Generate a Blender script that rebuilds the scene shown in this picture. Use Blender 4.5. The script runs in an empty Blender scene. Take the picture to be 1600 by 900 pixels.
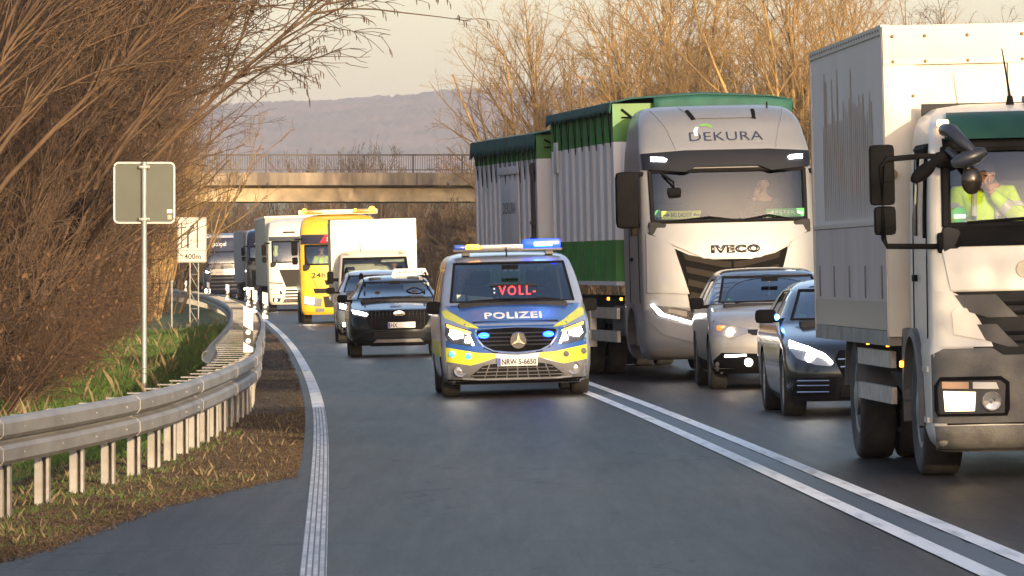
import bpy, bmesh, math, random
import numpy as np
from mathutils import Vector, Matrix, Euler

sc = bpy.context.scene
COL = sc.collection
R = math.radians
# ---------------------------------------------------------------- camera
cam = bpy.data.objects.new('camera', bpy.data.cameras.new('camera'))
COL.objects.link(cam); sc.camera = cam
cam.location = (0, 0, 1.62); cam.rotation_euler = (R(90), 0, 0)
cam.data.sensor_width = 36; cam.data.lens = 225.0
cam.data.shift_y = -25 / 1600.0
cam.data.clip_start = 0.5; cam.data.clip_end = 30000
# ---------------------------------------------------------------- sky, sun, exposure
SUN_EL, SUN_AZ = R(8.5), R(17.0)         # low winter sun behind the camera, off to the right
w = bpy.data.worlds.new('World'); sc.world = w; w.use_nodes = True
nt = w.node_tree; nt.nodes.clear()
sky = nt.nodes.new('ShaderNodeTexSky'); sky.sky_type = 'NISHITA'; sky.sun_disc = False
sky.sun_elevation = SUN_EL; sky.sun_rotation = math.pi - SUN_AZ
sky.air_density = 0.92; sky.dust_density = 2.6; sky.ozone_density = 1.5
bg = nt.nodes.new('ShaderNodeBackground'); bg.inputs['Strength'].default_value = 0.15
wo = nt.nodes.new('ShaderNodeOutputWorld')
wb = nt.nodes.new('ShaderNodeMix'); wb.data_type = 'RGBA'; wb.blend_type = 'MULTIPLY'; wb.inputs[0].default_value = 1
wb.inputs[7].default_value = (1.11, .985, .975, 1)          # warm white balance of a winter morning
nt.links.new(sky.outputs[0], wb.inputs[6]); nt.links.new(wb.outputs[2], bg.inputs['Color']); nt.links.new(bg.outputs[0], wo.inputs['Surface'])
sun = bpy.data.objects.new('sun', bpy.data.lights.new('sun', 'SUN')); COL.objects.link(sun)
sun.data.energy = 2.3; sun.data.angle = R(0.6); sun.data.color = (1.0, 0.77, 0.48)
sd = Vector((math.sin(SUN_AZ) * math.cos(SUN_EL), -math.cos(SUN_AZ) * math.cos(SUN_EL), math.sin(SUN_EL)))
sun.rotation_euler = sd.to_track_quat('Z', 'Y').to_euler(); sun.location = sd * 60
sc.view_settings.view_transform = 'Standard'; sc.view_settings.look = 'None'
sc.view_settings.gamma = 1; sc.view_settings.use_curve_mapping = False
sc.view_settings.exposure = 1.52
sc.render.engine = 'CYCLES'
try:
    sc.cycles.use_denoising = True
    sc.cycles.max_bounces = 8; sc.cycles.transparent_max_bounces = 16
    sc.cycles.sample_clamp_indirect = 6.0
    sc.cycles.volume_bounces = 0
except Exception:
    pass

# ---------------------------------------------------------------- helpers: curves of the road
def pchip(xs, ys):
    xs = np.array(xs, float); ys = np.array(ys, float)
    h = np.diff(xs); d = np.diff(ys) / h
    m = np.zeros_like(ys)
    for i in range(1, len(xs) - 1):
        if d[i - 1] * d[i] > 0:
            w1 = 2 * h[i] + h[i - 1]; w2 = h[i] + 2 * h[i - 1]
            m[i] = (w1 + w2) / (w1 / d[i - 1] + w2 / d[i])
    m[0] = d[0]; m[-1] = d[-1]
    def f(x):
        x = np.asarray(x, float); i = np.clip(np.searchsorted(xs, x) - 1, 0, len(h) - 1)
        t = (x - xs[i]) / h[i]
        t = np.where(x < xs[0], (x - xs[0]) / h[0], t)
        r = (2*t**3 - 3*t**2 + 1) * ys[i] + (t**3 - 2*t**2 + t) * h[i] * m[i] + (-2*t**3 + 3*t**2) * ys[i+1] + (t**3 - t**2) * h[i] * m[i+1]
        r = np.where(x < xs[0], ys[0] + m[0] * (x - xs[0]), r)
        r = np.where(x > xs[-1], ys[-1] + m[-1] * (x - xs[-1]), r)
        return r if r.ndim else float(r)
    return f
edge_x = pchip([-60, 20, 34, 75, 120, 190, 256, 300, 378, 500, 700], [1.2, -.68, -1.06, -2.26, -3.96, -7.05, -10.4, -13.2, -19.0, -30, -55])
rail_x = pchip([30, 43, 45, 49, 53, 57, 63, 73, 92, 123, 167, 263, 370, 480], [-4.6, -3.57, -3.437, -3.19, -2.99, -2.905, -2.89, -2.97, -3.6, -4.75, -6.65, -11.8, -19.2, -29])
verge_x = pchip([24, 33, 37.7, 41, 45.6, 48, 50, 52.3, 55, 61, 92, 120, 190], [-7.0, -4.2, -3.05, -2.85, -2.6, -2.35, -2.1, -1.86, -1.9, -2.0, -3.05, -4.18, -7.3])
LANE = 3.68
CROSS = 0.024
def road_z(x, d):
    r = x - (edge_x(d) + 1.5)
    return CROSS * np.clip(r, -3.2, 8.2)
def lerp(a, b, t): return a + (b - a) * t

# ---------------------------------------------------------------- helpers: materials
MATS = {}
def nodes_of(name):
    m = bpy.data.materials.new(name); m.use_nodes = True
    return m, m.node_tree, m.node_tree.nodes['Principled BSDF']
def setp(p, **k):
    for a, v in k.items():
        p.inputs[a].default_value = v
def c4(c): return (c[0], c[1], c[2], 1.0)
def mat(name, col, rough=.5, metal=0., coat=0., var=0.0, vscale=4.0, bump=0.0, bscale=60., spec=.5, emit=None, estr=0, col2=None, stretch=None, cov=(.4, .62)):
    """principled material with a procedural second colour (dirt, wear) and bump"""
    if name in MATS: return MATS[name]
    m, t, p = nodes_of(name)
    setp(p, **{'Base Color': c4(col), 'Roughness': rough, 'Metallic': metal, 'Coat Weight': coat, 'Coat Roughness': .06, 'Specular IOR Level': spec})
    if emit:
        setp(p, **{'Emission Color': c4(emit), 'Emission Strength': estr})
    N = t.nodes.new; L = t.links.new
    if var > 0 or col2 or bump > 0:
        tc = N('ShaderNodeTexCoord'); mp = N('ShaderNodeMapping'); L(tc.outputs['Object'], mp.inputs[0])
        if stretch: mp.inputs['Scale'].default_value = stretch
    if var > 0 or col2:
        n = N('ShaderNodeTexNoise'); n.inputs['Scale'].default_value = vscale; n.inputs['Detail'].default_value = 6; n.inputs['Roughness'].default_value = .65
        L(mp.outputs[0], n.inputs['Vector'])
        r = N('ShaderNodeValToRGB'); r.color_ramp.elements[0].position = cov[0]; r.color_ramp.elements[1].position = cov[1]
        c2 = col2 if col2 else tuple(x * (1 - var) for x in col)
        r.color_ramp.elements[0].color = c4(col); r.color_ramp.elements[1].color = c4(c2)
        L(n.outputs[0], r.inputs[0]); L(r.outputs[0], p.inputs['Base Color'])
    if bump > 0:
        n2 = N('ShaderNodeTexNoise'); n2.inputs['Scale'].default_value = bscale; n2.inputs['Detail'].default_value = 3
        L(mp.outputs[0], n2.inputs['Vector'])
        b = N('ShaderNodeBump'); b.inputs['Strength'].default_value = bump; b.inputs['Distance'].default_value = .02
        L(n2.outputs[0], b.inputs['Height']); L(b.outputs[0], p.inputs['Normal'])
    MATS[name] = m
    return m
def paint(name, col, metal=0., rough=.38, dirt=.12):
    return mat(name, col, rough=rough, metal=metal, coat=.7, var=dirt, vscale=1.3)
def lamp(name, col, strength):
    return mat(name, tuple(.25 * c for c in col), rough=.3, emit=col, estr=strength)
def glass(name, tint=(.62, .68, .66), base=.06, gain=1.5):
    if name in MATS: return MATS[name]
    m, t, p = nodes_of(name); t.nodes.remove(p)
    N = t.nodes.new; L = t.links.new
    tr = N('ShaderNodeBsdfTransparent'); tr.inputs[0].default_value = c4(tint)
    gl = N('ShaderNodeBsdfGlossy'); gl.inputs['Roughness'].default_value = .02; gl.inputs['Color'].default_value = (.9, .95, 1, 1)
    fr = N('ShaderNodeFresnel'); fr.inputs[0].default_value = 1.5
    ad = N('ShaderNodeMath'); ad.operation = 'MULTIPLY_ADD'; ad.inputs[1].default_value = gain; ad.inputs[2].default_value = base; ad.use_clamp = True
    L(fr.outputs[0], ad.inputs[0])
    mx = N('ShaderNodeMixShader'); L(ad.outputs[0], mx.inputs[0]); L(tr.outputs[0], mx.inputs[1]); L(gl.outputs[0], mx.inputs[2])
    L(mx.outputs[0], t.nodes['Material Output'].inputs['Surface'])
    MATS[name] = m
    return m

# ---------------------------------------------------------------- helpers: objects
def tag(o, label=None, cat=None, group=None, kind=None):
    if label: o['label'] = label
    if cat: o['category'] = cat
    if group: o['group'] = group
    if kind: o['kind'] = kind
    return o
def empty(name, label, cat, group=None):
    o = bpy.data.objects.new(name, None); COL.objects.link(o); o.empty_display_size = .2
    return tag(o, label, cat, group)
def copy_tree(o, parent=None):
    c = o.copy(); COL.objects.link(c)
    if parent is not None: c.parent = parent
    for ch in [x for x in bpy.data.objects if x.parent == o]:
        copy_tree(ch, c)
    return c
def link(name, me, m, parent=None, smooth=40):
    if m is not None:
        for x in (m if isinstance(m, (list, tuple)) else [m]): me.materials.append(x)
    if smooth:
        me.polygons.foreach_set('use_smooth', [True] * len(me.polygons))
        try: me.set_sharp_from_angle(angle=R(smooth))
        except Exception: pass
    o = bpy.data.objects.new(name, me); COL.objects.link(o)
    if parent is not None: o.parent = parent
    return o

class MB:
    """collects shapes in one bmesh and links them as one mesh object"""
    def __init__(s): s.bm = bmesh.new(); s.mi = 0
    def _f(s, vs):
        try:
            f = s.bm.faces.new(vs); f.material_index = s.mi; return f
        except ValueError: return None
    def box(s, c, size, rot=(0, 0, 0), bev=0.0):
        m = Matrix.Translation(c) @ Euler(rot).to_matrix().to_4x4() @ Matrix.Diagonal((*size, 1))
        before = set(s.bm.faces) if (bev or s.mi) else None
        r = bmesh.ops.create_cube(s.bm, size=1, matrix=m)
        if bev:
            es = list({e for v in r['verts'] for e in v.link_edges})
            bmesh.ops.bevel(s.bm, geom=es, offset=bev, segments=2, affect='EDGES', profile=.6)
        if before is not None:
            for f in s.bm.faces:
                if f not in before: f.material_index = s.mi
        return s
    def span(s, a, b, bev=0.0):
        return s.box([(a[i] + b[i]) / 2 for i in range(3)], [abs(b[i] - a[i]) for i in range(3)], bev=bev)
    def tube(s, pts, r, n=8, caps=True):
        pts = [Vector(p) for p in pts]; rs = r if isinstance(r, (list, tuple)) else [r] * len(pts)
        rings = []
        for i, p in enumerate(pts):
            d = (pts[min(i + 1, len(pts) - 1)] - pts[max(i - 1, 0)]).normalized()
            u = d.cross(Vector((0, 0, 1)))
            if u.length < .05: u = d.cross(Vector((1, 0, 0)))
            u.normalize(); v = d.cross(u)
            rings.append([s.bm.verts.new(p + (u * math.cos(2*math.pi*k/n) + v * math.sin(2*math.pi*k/n)) * rs[i]) for k in range(n)])
        for a, b in zip(rings, rings[1:]):
            for k in range(n): s._f((a[k], a[(k+1) % n], b[(k+1) % n], b[k]))
        if caps: s._f(rings[0][::-1]); s._f(rings[-1])
        return s
    def lathe(s, prof, c, axis='x', n=28, a0=0, a1=2*math.pi):
        """prof: (offset along axis, radius)"""
        full = abs(a1 - a0 - 2*math.pi) < 1e-6
        m = n if full else n + 1
        rings = []
        for (o, r) in prof:
            ring = []
            for k in range(m):
                a = a0 + (a1 - a0) * k / n; p, q = r * math.cos(a), r * math.sin(a)
                v = {'x': (o, p, q), 'y': (p, o, q), 'z': (p, q, o)}[axis]
                ring.append(s.bm.verts.new((c[0] + v[0], c[1] + v[1], c[2] + v[2])))
            rings.append(ring)
        for a, b in zip(rings, rings[1:]):
            for k in range(n if full else n): 
                k2 = (k + 1) % m
                s._f((a[k], a[k2], b[k2], b[k]))
        return s
    def ball(s, c, r, seg=12, sc3=(1, 1, 1)):
        m = Matrix.Translation(c) @ Matrix.Diagonal((*sc3, 1))
        r_ = bmesh.ops.create_uvsphere(s.bm, u_segments=seg, v_segments=max(6, seg // 2 + 2), radius=r, matrix=m)
        if s.mi:
            for f in {f for v in r_['verts'] for f in v.link_faces}: f.material_index = s.mi
        return s
    def prism(s, poly, a, b, axis='y'):
        """flat polygon pushed from a to b along an axis; poly is in the two other coordinates"""
        def P(p, t): return {'y': (p[0], t, p[1]), 'x': (t, p[0], p[1]), 'z': (p[0], p[1], t)}[axis]
        A = [s.bm.verts.new(P(p, a)) for p in poly]; B = [s.bm.verts.new(P(p, b)) for p in poly]
        s._f(A[::-1]); s._f(B); n = len(poly)
        for i in range(n): s._f((A[i], A[(i+1) % n], B[(i+1) % n], B[i]))
        return s
    def strip(s, rows, closed=False):
        """grid of points -> quads"""
        V = [[s.bm.verts.new(p) for p in row] for row in rows]
        for a, b in zip(V, V[1:]):
            n = len(a)
            for k in range(n if closed else n - 1): s._f((a[k], a[(k+1) % n], b[(k+1) % n], b[k]))
        return V
    def build(s, name, m, parent=None, smooth=40, bevel=0, merge=True):
        if bevel:
            es = [e for e in s.bm.edges if len(e.link_faces) == 2 and e.calc_face_angle(0) > R(50)]
            try: bmesh.ops.bevel(s.bm, geom=es, offset=bevel, segments=2, affect='EDGES', profile=.6, clamp_overlap=True)
            except Exception: pass
        bmesh.ops.recalc_face_normals(s.bm, faces=s.bm.faces[:])
        me = bpy.data.meshes.new(name); s.bm.to_mesh(me); s.bm.free()
        return link(name, me, m, parent, smooth)
def bm_poly(poly, res):
    """flat polygon (u,v) cut into a fine grid; returns bm with coords (u,0,v)"""
    bm = bmesh.new()
    f = bm.faces.new([bm.verts.new((p[0], 0, p[1])) for p in poly])
    if f.normal.y > 0: pass
    us = [p[0] for p in poly]; vs = [p[1] for p in poly]
    def cut(co, no):
        bmesh.ops.bisect_plane(bm, geom=bm.verts[:] + bm.edges[:] + bm.faces[:], plane_co=co, plane_no=no, dist=1e-5)
    k = math.ceil(min(us) / res) * res
    while k < max(us) - 1e-4:
        cut((k, 0, 0), (1, 0, 0)); k += res
    k = math.ceil(min(vs) / res) * res
    while k < max(vs) - 1e-4:
        cut((0, 0, k), (0, 0, 1)); k += res
    bmesh.ops.triangulate(bm, faces=[f for f in bm.faces if len(f.verts) > 4])
    return bm
def text_mesh(txt, bold=0.0, space=1.0):
    cu = bpy.data.curves.new('lettering', 'FONT'); cu.body = txt; cu.size = 1; cu.offset = bold; cu.space_character = space
    cu.resolution_u = 3; cu.align_x = 'LEFT'
    o = bpy.data.objects.new('lettering', cu); COL.objects.link(o)
    bpy.context.view_layer.update()
    me = bpy.data.meshes.new_from_object(o.evaluated_get(bpy.context.evaluated_depsgraph_get()))
    bpy.data.objects.remove(o)
    return me

class Skin:
    """a body made of stacked horizontal outlines: front P(z), rear Q(z), half width W(z), corner depths"""
    def __init__(s, rows, nf=3.0, nr=4.0, side_n=14, step=.04):
        rows = sorted(rows); z = [r[0] for r in rows]
        s.z0, s.z1 = z[0], z[-1]
        s.P = pchip(z, [r[1] for r in rows]); s.Q = pchip(z, [r[2] for r in rows]); s.W = pchip(z, [r[3] for r in rows])
        s.df = pchip(z, [r[4] for r in rows]); s.dr = pchip(z, [r[5] for r in rows])
        s.nf, s.nr, s.side_n = nf, nr, side_n
        zz = [z[0]]
        for a, b in zip(z, z[1:]):
            k = max(1, int(math.ceil((b - a) / step)))
            zz += [a + (b - a) * i / k for i in range(1, k + 1)]
        s.zz = zz
    def F(s, x, z):
        z = min(max(z, s.z0), s.z1); u = min(abs(x) / s.W(z), .9999)
        return s.P(z) + s.df(z) * (1 - (1 - u ** s.nf) ** (1 / s.nf))
    def B(s, x, z):
        z = min(max(z, s.z0), s.z1); u = min(abs(x) / s.W(z), .9999)
        return s.Q(z) - s.dr(z) * (1 - (1 - u ** s.nr) ** (1 / s.nr))
    def S(s, y, z):
        z = min(max(z, s.z0), s.z1); p, q, f, r = s.P(z), s.Q(z), s.df(z), s.dr(z)
        if y < p + f:
            u = min(max((p + f - y) / f, 0), 1); return s.W(z) * (1 - u ** s.nf) ** (1 / s.nf)
        if y > q - r:
            u = min(max((y - q + r) / r, 0), 1); return s.W(z) * (1 - u ** s.nr) ** (1 / s.nr)
        return s.W(z)
    def ring(s, z):
        p, q, W, f, r = s.P(z), s.Q(z), s.W(z), s.df(z), s.dr(z)
        h = []
        for i in range(15):
            t = math.pi / 2 * i / 14
            h.append((W * math.sin(t) ** (2 / s.nf), p + f * (1 - math.cos(t) ** (2 / s.nf))))
        for i in range(1, s.side_n): h.append((W, lerp(p + f, q - r, i / s.side_n)))
        for i in range(11):
            t = math.pi / 2 * (1 - i / 10)
            h.append((W * math.sin(t) ** (2 / s.nr), q - r * (1 - math.cos(t) ** (2 / s.nr))))
        return [(x, y, z) for x, y in h] + [(-x, y, z) for x, y in h[-2:0:-1]]
    def shell(s):
        b = MB()
        V = b.strip([s.ring(z) for z in s.zz], closed=True)
        b._f(V[0][::-1]); b._f(V[-1])
        bmesh.ops.remove_doubles(b.bm, verts=b.bm.verts[:], dist=1e-4)
        bmesh.ops.recalc_face_normals(b.bm, faces=b.bm.faces[:])
        return b
def cut_hole(b, poly, axis, keep):
    """cut a convex outline through the shell along an axis and remove the faces keep(center, normal) picks"""
    ar = sum(poly[i][0] * poly[(i+1) % len(poly)][1] - poly[(i+1) % len(poly)][0] * poly[i][1] for i in range(len(poly)))
    if ar < 0: poly = poly[::-1]
    us = [p[0] for p in poly]; vs = [p[1] for p in poly]
    i0 = 0 if axis == 'y' else 1
    pl = []
    for i in range(len(poly)):
        a, c = poly[i], poly[(i+1) % len(poly)]
        nu, nv = (c[1] - a[1]), -(c[0] - a[0])
        co = (a[0], 0, a[1]) if axis == 'y' else (0, a[0], a[1])
        no = (nu, 0, nv) if axis == 'y' else (0, nu, nv)
        pl.append((Vector(co), Vector(no).normalized()))
    for co, no in pl:
        fs = [f for f in b.bm.faces if keep(f.calc_center_median(), f.normal) and all((min(v.co[i0] for v in f.verts) < max(us) + .02, max(v.co[i0] for v in f.verts) > min(us) - .02, min(v.co.z for v in f.verts) < max(vs) + .02, max(v.co.z for v in f.verts) > min(vs) - .02))]
        g = set(fs)
        for f in fs: g.update(f.edges); g.update(f.verts)
        bmesh.ops.bisect_plane(b.bm, geom=list(g), plane_co=co, plane_no=no, dist=1e-5)
    dead = [f for f in b.bm.faces if keep(f.calc_center_median(), f.normal) and all((f.calc_center_median() - co).dot(no) < 1e-5 for co, no in pl)]
    bmesh.ops.delete(b.bm, geom=dead, context='FACES')
def panel(sk, poly, face='f', side=1, proud=.005, thick=.03, res=.06):
    """an outline laid on a body's front ('f': x,z), rear ('r') or side ('s': y,z), with its own thickness"""
    bm = bm_poly(poly, res)
    for v in bm.verts:
        u, z = v.co.x, v.co.z
        if face == 'f': v.co = (u, sk.F(u, z) - proud, z)
        elif face == 'r': v.co = (u, sk.B(u, z) + proud, z)
        else: v.co = (side * (sk.S(u, z) + proud), u, z)
    d = {'f': Vector((0, thick, 0)), 'r': Vector((0, -thick, 0)), 's': Vector((-side * thick, 0, 0))}[face]
    r = bmesh.ops.extrude_face_region(bm, geom=bm.faces[:])
    bmesh.ops.translate(bm, verts=[e for e in r['geom'] if isinstance(e, bmesh.types.BMVert)], vec=d)
    b = MB(); b.bm.free(); b.bm = bm
    return b
def sheet(sk, poly, face='f', side=1, proud=.005, res=.06):
    bm = bm_poly(poly, res)
    for v in bm.verts:
        u, z = v.co.x, v.co.z
        if face == 'f': v.co = (u, sk.F(u, z) - proud, z)
        elif face == 'r': v.co = (u, sk.B(u, z) + proud, z)
        else: v.co = (side * (sk.S(u, z) + proud), u, z)
    b = MB(); b.bm.free(); b.bm = bm
    return b
class Flat:
    """a flat front/side for lettering on plates: y = y0 everywhere"""
    def __init__(s, y0): s.y0 = y0
    def F(s, x, z): return s.y0
    def B(s, x, z): return s.y0
    def S(s, y, z): return s.y0
def lettering(name, txt, sk, box, m, parent, face='f', side=1, proud=.008, bold=0.0, thick=.002, space=1.0, flip=False):
    """raised letters fitted into box = (u0, z0, u1, z1) on a surface"""
    me = text_mesh(txt, bold, space)
    n = len(me.vertices); co = np.empty(n * 3); me.vertices.foreach_get('co', co); co = co.reshape(-1, 3)
    lo, hi = co.min(0), co.max(0)
    u = box[0] + (co[:, 0] - lo[0]) / max(hi[0] - lo[0], 1e-6) * (box[2] - box[0])
    v = box[1] + (co[:, 1] - lo[1]) / max(hi[1] - lo[1], 1e-6) * (box[3] - box[1])
    for i in range(n):
        if face == 'f': c = (u[i], sk.F(u[i], v[i]) - proud, v[i])
        elif face == 'r': c = (u[i], sk.B(u[i], v[i]) + proud, v[i])
        else: c = (side * (sk.S(u[i], v[i]) + proud), u[i], v[i])
        me.vertices[i].co = c
    bm = bmesh.new(); bm.from_mesh(me)
    bmesh.ops.remove_doubles(bm, verts=bm.verts[:], dist=1e-5)
    r = bmesh.ops.extrude_face_region(bm, geom=bm.faces[:])
    d = {'f': Vector((0, thick, 0)), 'r': Vector((0, -thick, 0)), 's': Vector((-side * thick, 0, 0))}[face]
    bmesh.ops.translate(bm, verts=[e for e in r['geom'] if isinstance(e, bmesh.types.BMVert)], vec=d)
    bmesh.ops.recalc_face_normals(bm, faces=bm.faces[:])
    bm.to_mesh(me); bm.free(); me.name = name
    return link(name, me, m, parent, smooth=0)
def mir(poly): return [(-p[0], p[1]) for p in poly][::-1]
def place(root, X, D, slope=None, dz=0.0):
    if slope is None: slope = (edge_x(D + 6) - edge_x(D)) / 6
    root.location = (X, D, road_z(X, D) + dz)
    root.rotation_euler = (0, -math.atan(CROSS), -math.atan(slope))
    return root
def on_road(px, py):
    """where a point of the photo touches the road"""
    z = 0.0
    for _ in range(6):
        s = (py - 425) / (1.62 - z); D = 10000 / s; X = (px - 800) / s; z = float(road_z(X, D))
    return X, D
# ================================================================ SETTING
random.seed(7); np.random.seed(7)
def noise1(x, seed=0):
    return (np.sin(x * 1.0 + seed) + .5 * np.sin(x * 2.3 + 1.7 * seed) + .25 * np.sin(x * 5.1 + 2.9 * seed)) / 1.75
def grid_obj(name, X, Y, Z, m, kind=None, smooth=180, uv=None):
    h, wd = X.shape
    co = np.stack([X, Y, Z], -1).reshape(-1, 3)
    i = np.arange(h * wd).reshape(h, wd)
    f = np.stack([i[:-1, :-1], i[:-1, 1:], i[1:, 1:], i[1:, :-1]], -1).reshape(-1, 4)
    me = bpy.data.meshes.new(name); me.from_pydata(co.tolist(), [], f.tolist())
    if uv is not None:
        l = me.uv_layers.new(name='UVMap'); fl = f.reshape(-1)
        l.data.foreach_set('uv', np.stack([uv[0].reshape(-1)[fl], uv[1].reshape(-1)[fl]], -1).reshape(-1).astype(np.float32))
    o = link(name, me, m, None, smooth)
    if kind: o['kind'] = kind
    return o
def bank(r, d):
    """height of the ground at r metres from the left edge line (negative = left of it)"""
    l = np.clip(-r - 1.9, 0, 30)
    z = -.16 * np.clip(l / 1.2, 0, 1) + .22 * np.clip(l - 2.2, 0, 8) * np.clip(1.25 - d / 500.0, .2, 1)
    rr = np.clip(r - 9.2, 0, 30)
    return z - .25 * np.clip(rr / 1.5, 0, 1) + .12 * np.clip(rr - 2, 0, 8)
# soil / grass material of the ground sheet
gm, t, p = nodes_of('ground_grass'); N = t.nodes.new; L = t.links.new
tc = N('ShaderNodeTexCoord'); n1 = N('ShaderNodeTexNoise'); n1.inputs['Scale'].default_value = .55; n1.inputs['Detail'].default_value = 8
L(tc.outputs['Object'], n1.inputs['Vector'])
r1 = N('ShaderNodeValToRGB'); e = r1.color_ramp.elements
e[0].position = .38; e[0].color = (.035, .075, .014, 1); e[1].position = .66; e[1].color = (.13, .085, .04, 1)
x = r1.color_ramp.elements.new(.52); x.color = (.06, .095, .022, 1)
L(n1.outputs[0], r1.inputs[0]); L(r1.outputs[0], p.inputs['Base Color'])
n2 = N('ShaderNodeTexNoise'); n2.inputs['Scale'].default_value = 22; n2.inputs['Detail'].default_value = 5
L(tc.outputs['Object'], n2.inputs['Vector']); bp = N('ShaderNodeBump'); bp.inputs['Strength'].default_value = .7; bp.inputs['Distance'].default_value = .08
L(n2.outputs[0], bp.inputs['Height']); L(bp.outputs[0], p.inputs['Normal']); setp(p, Roughness=.95)
# ground sheet following the road, out to the foot of the hills
ds = np.concatenate([np.arange(-240, 0, 20), np.arange(0, 30, 5), np.arange(30, 140, 1.0), np.arange(140, 420, 5), np.arange(420, 800, 40), np.array([900, 1100, 1400, 1800, 2400, 3200, 4200, 5600, 7200, 9000])])
rs = np.concatenate([np.array([-2300, -1200, -600, -300, -150, -80, -50, -36, -28]), np.arange(-22, -7, .8), np.arange(-7, 0, .25), np.arange(0, 9.5, 1.0), np.arange(9.6, 14, .5), np.array([16, 20, 26, 36, 60, 120, 300, 700, 1300, 2300])])
Dg, Rg = np.meshgrid(ds, rs, indexing='ij')
ex = np.where(Dg > 500, -30.0, edge_x(np.minimum(Dg, 500)))
Xg = np.clip(ex + Rg, -2350, 2350)
Zg = np.where((Rg > -1.9) & (Rg < 9.3), road_z(Xg, np.minimum(Dg, 500)), CROSS * np.where(Rg < 0, -3.2, 7.7)) + bank(Rg, Dg) - .03
Zg += np.where((Rg < -2.2), .05 * noise1(Xg * 2.1 + Dg * .8, 1), 0) - np.where(Rg < -30, .0, 0)
Zg += np.where(Dg > 1500, 0, 0)
grid_obj('ground', Xg, Dg, Zg, gm, 'structure')

# asphalt
am, t, p = nodes_of('asphalt'); N = t.nodes.new; L = t.links.new
tc = N('ShaderNodeTexCoord'); mp = N('ShaderNodeMapping'); mp.inputs['Scale'].default_value = (1.5, .10, 1); L(tc.outputs['Object'], mp.inputs[0])
n1 = N('ShaderNodeTexNoise'); n1.inputs['Scale'].default_value = 2.4; n1.inputs['Detail'].default_value = 12; n1.inputs['Roughness'].default_value = .72; L(mp.outputs[0], n1.inputs['Vector'])
r1 = N('ShaderNodeValToRGB'); e = r1.color_ramp.elements; e[0].position = .2; e[0].color = (.036, .0305, .0275, 1); e[1].position = .8; e[1].color = (.056, .048, .0435, 1); L(n1.outputs[0], r1.inputs[0])
n3 = N('ShaderNodeTexVoronoi'); n3.inputs['Scale'].default_value = 26; L(tc.outputs['Object'], n3.inputs['Vector'])
r3 = N('ShaderNodeValToRGB'); e = r3.color_ramp.elements; e[0].position = .06; e[0].color = (.10, .098, .09, 1); e[1].position = .12; e[1].color = (0, 0, 0, 1); L(n3.outputs['Distance'], r3.inputs[0])
mx = N('ShaderNodeMix'); mx.data_type = 'RGBA'; mx.blend_type = 'ADD'; mx.inputs[0].default_value = .5; L(r1.outputs[0], mx.inputs[6]); L(r3.outputs[0], mx.inputs[7]); 
uv = N('ShaderNodeUVMap'); sx = N('ShaderNodeSeparateXYZ'); L(uv.outputs[0], sx.inputs[0])
wn = N('ShaderNodeTexNoise'); wn.inputs['Scale'].default_value = .15; L(tc.outputs['Object'], wn.inputs['Vector'])
ua = N('ShaderNodeMath'); ua.operation = 'MULTIPLY_ADD'; ua.inputs[1].default_value = .5; L(wn.outputs[0], ua.inputs[0]); L(sx.outputs[0], ua.inputs[2])
um = N('ShaderNodeMath'); um.operation = 'MULTIPLY'; um.inputs[1].default_value = 2 * math.pi / 1.84; L(ua.outputs[0], um.inputs[0])
uc = N('ShaderNodeMath'); uc.operation = 'COSINE'; L(um.outputs[0], uc.inputs[0])
tr_ = N('ShaderNodeMapRange'); tr_.inputs['From Min'].default_value = -1; tr_.inputs['To Min'].default_value = .84; tr_.inputs['To Max'].default_value = 1.12; L(uc.outputs[0], tr_.inputs[0])
gn = N('ShaderNodeTexNoise'); gn.inputs['Scale'].default_value = 34; gn.inputs['Detail'].default_value = 4; gn.inputs['Roughness'].default_value = .8; L(tc.outputs['Object'], gn.inputs['Vector'])
gr_ = N('ShaderNodeMapRange'); gr_.inputs['From Min'].default_value = .3; gr_.inputs['From Max'].default_value = .7; gr_.inputs['To Min'].default_value = .45; gr_.inputs['To Max'].default_value = 1.55; L(gn.outputs[0], gr_.inputs[0])
vc = N('ShaderNodeTexVoronoi'); vc.feature = 'DISTANCE_TO_EDGE'; vc.inputs['Scale'].default_value = .22
vd = N('ShaderNodeTexNoise'); vd.inputs['Scale'].default_value = 1.1; vd.inputs['Detail'].default_value = 6; L(tc.outputs['Object'], vd.inputs['Vector'])
va = N('ShaderNodeVectorMath'); va.operation = 'ADD'; L(tc.outputs['Object'], va.inputs[0]); L(vd.outputs['Color'], va.inputs[1]); L(va.outputs[0], vc.inputs['Vector'])
vr = N('ShaderNodeMapRange'); vr.inputs['From Min'].default_value = .002; vr.inputs['From Max'].default_value = .007; vr.inputs['To Min'].default_value = .45; vr.inputs['To Max'].default_value = 1; L(vc.outputs['Distance'], vr.inputs[0])
m1 = N('ShaderNodeMath'); m1.operation = 'MULTIPLY'; L(tr_.outputs[0], m1.inputs[0]); L(gr_.outputs[0], m1.inputs[1])
sm_ = N('ShaderNodeMapping'); sm_.inputs['Scale'].default_value = (7, .22, 1); L(tc.outputs['Object'], sm_.inputs[0])
sn = N('ShaderNodeTexNoise'); sn.inputs['Scale'].default_value = 1; sn.inputs['Detail'].default_value = 8; sn.inputs['Roughness'].default_value = .75; L(sm_.outputs[0], sn.inputs['Vector'])
sr = N('ShaderNodeMapRange'); sr.inputs['From Min'].default_value = .3; sr.inputs['From Max'].default_value = .7; sr.inputs['To Min'].default_value = .62; sr.inputs['To Max'].default_value = 1.38; L(sn.outputs[0], sr.inputs[0])
m0 = N('ShaderNodeMath'); m0.operation = 'MULTIPLY'; L(m1.outputs[0], m0.inputs[0]); L(sr.outputs[0], m0.inputs[1]); m1 = m0
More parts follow.
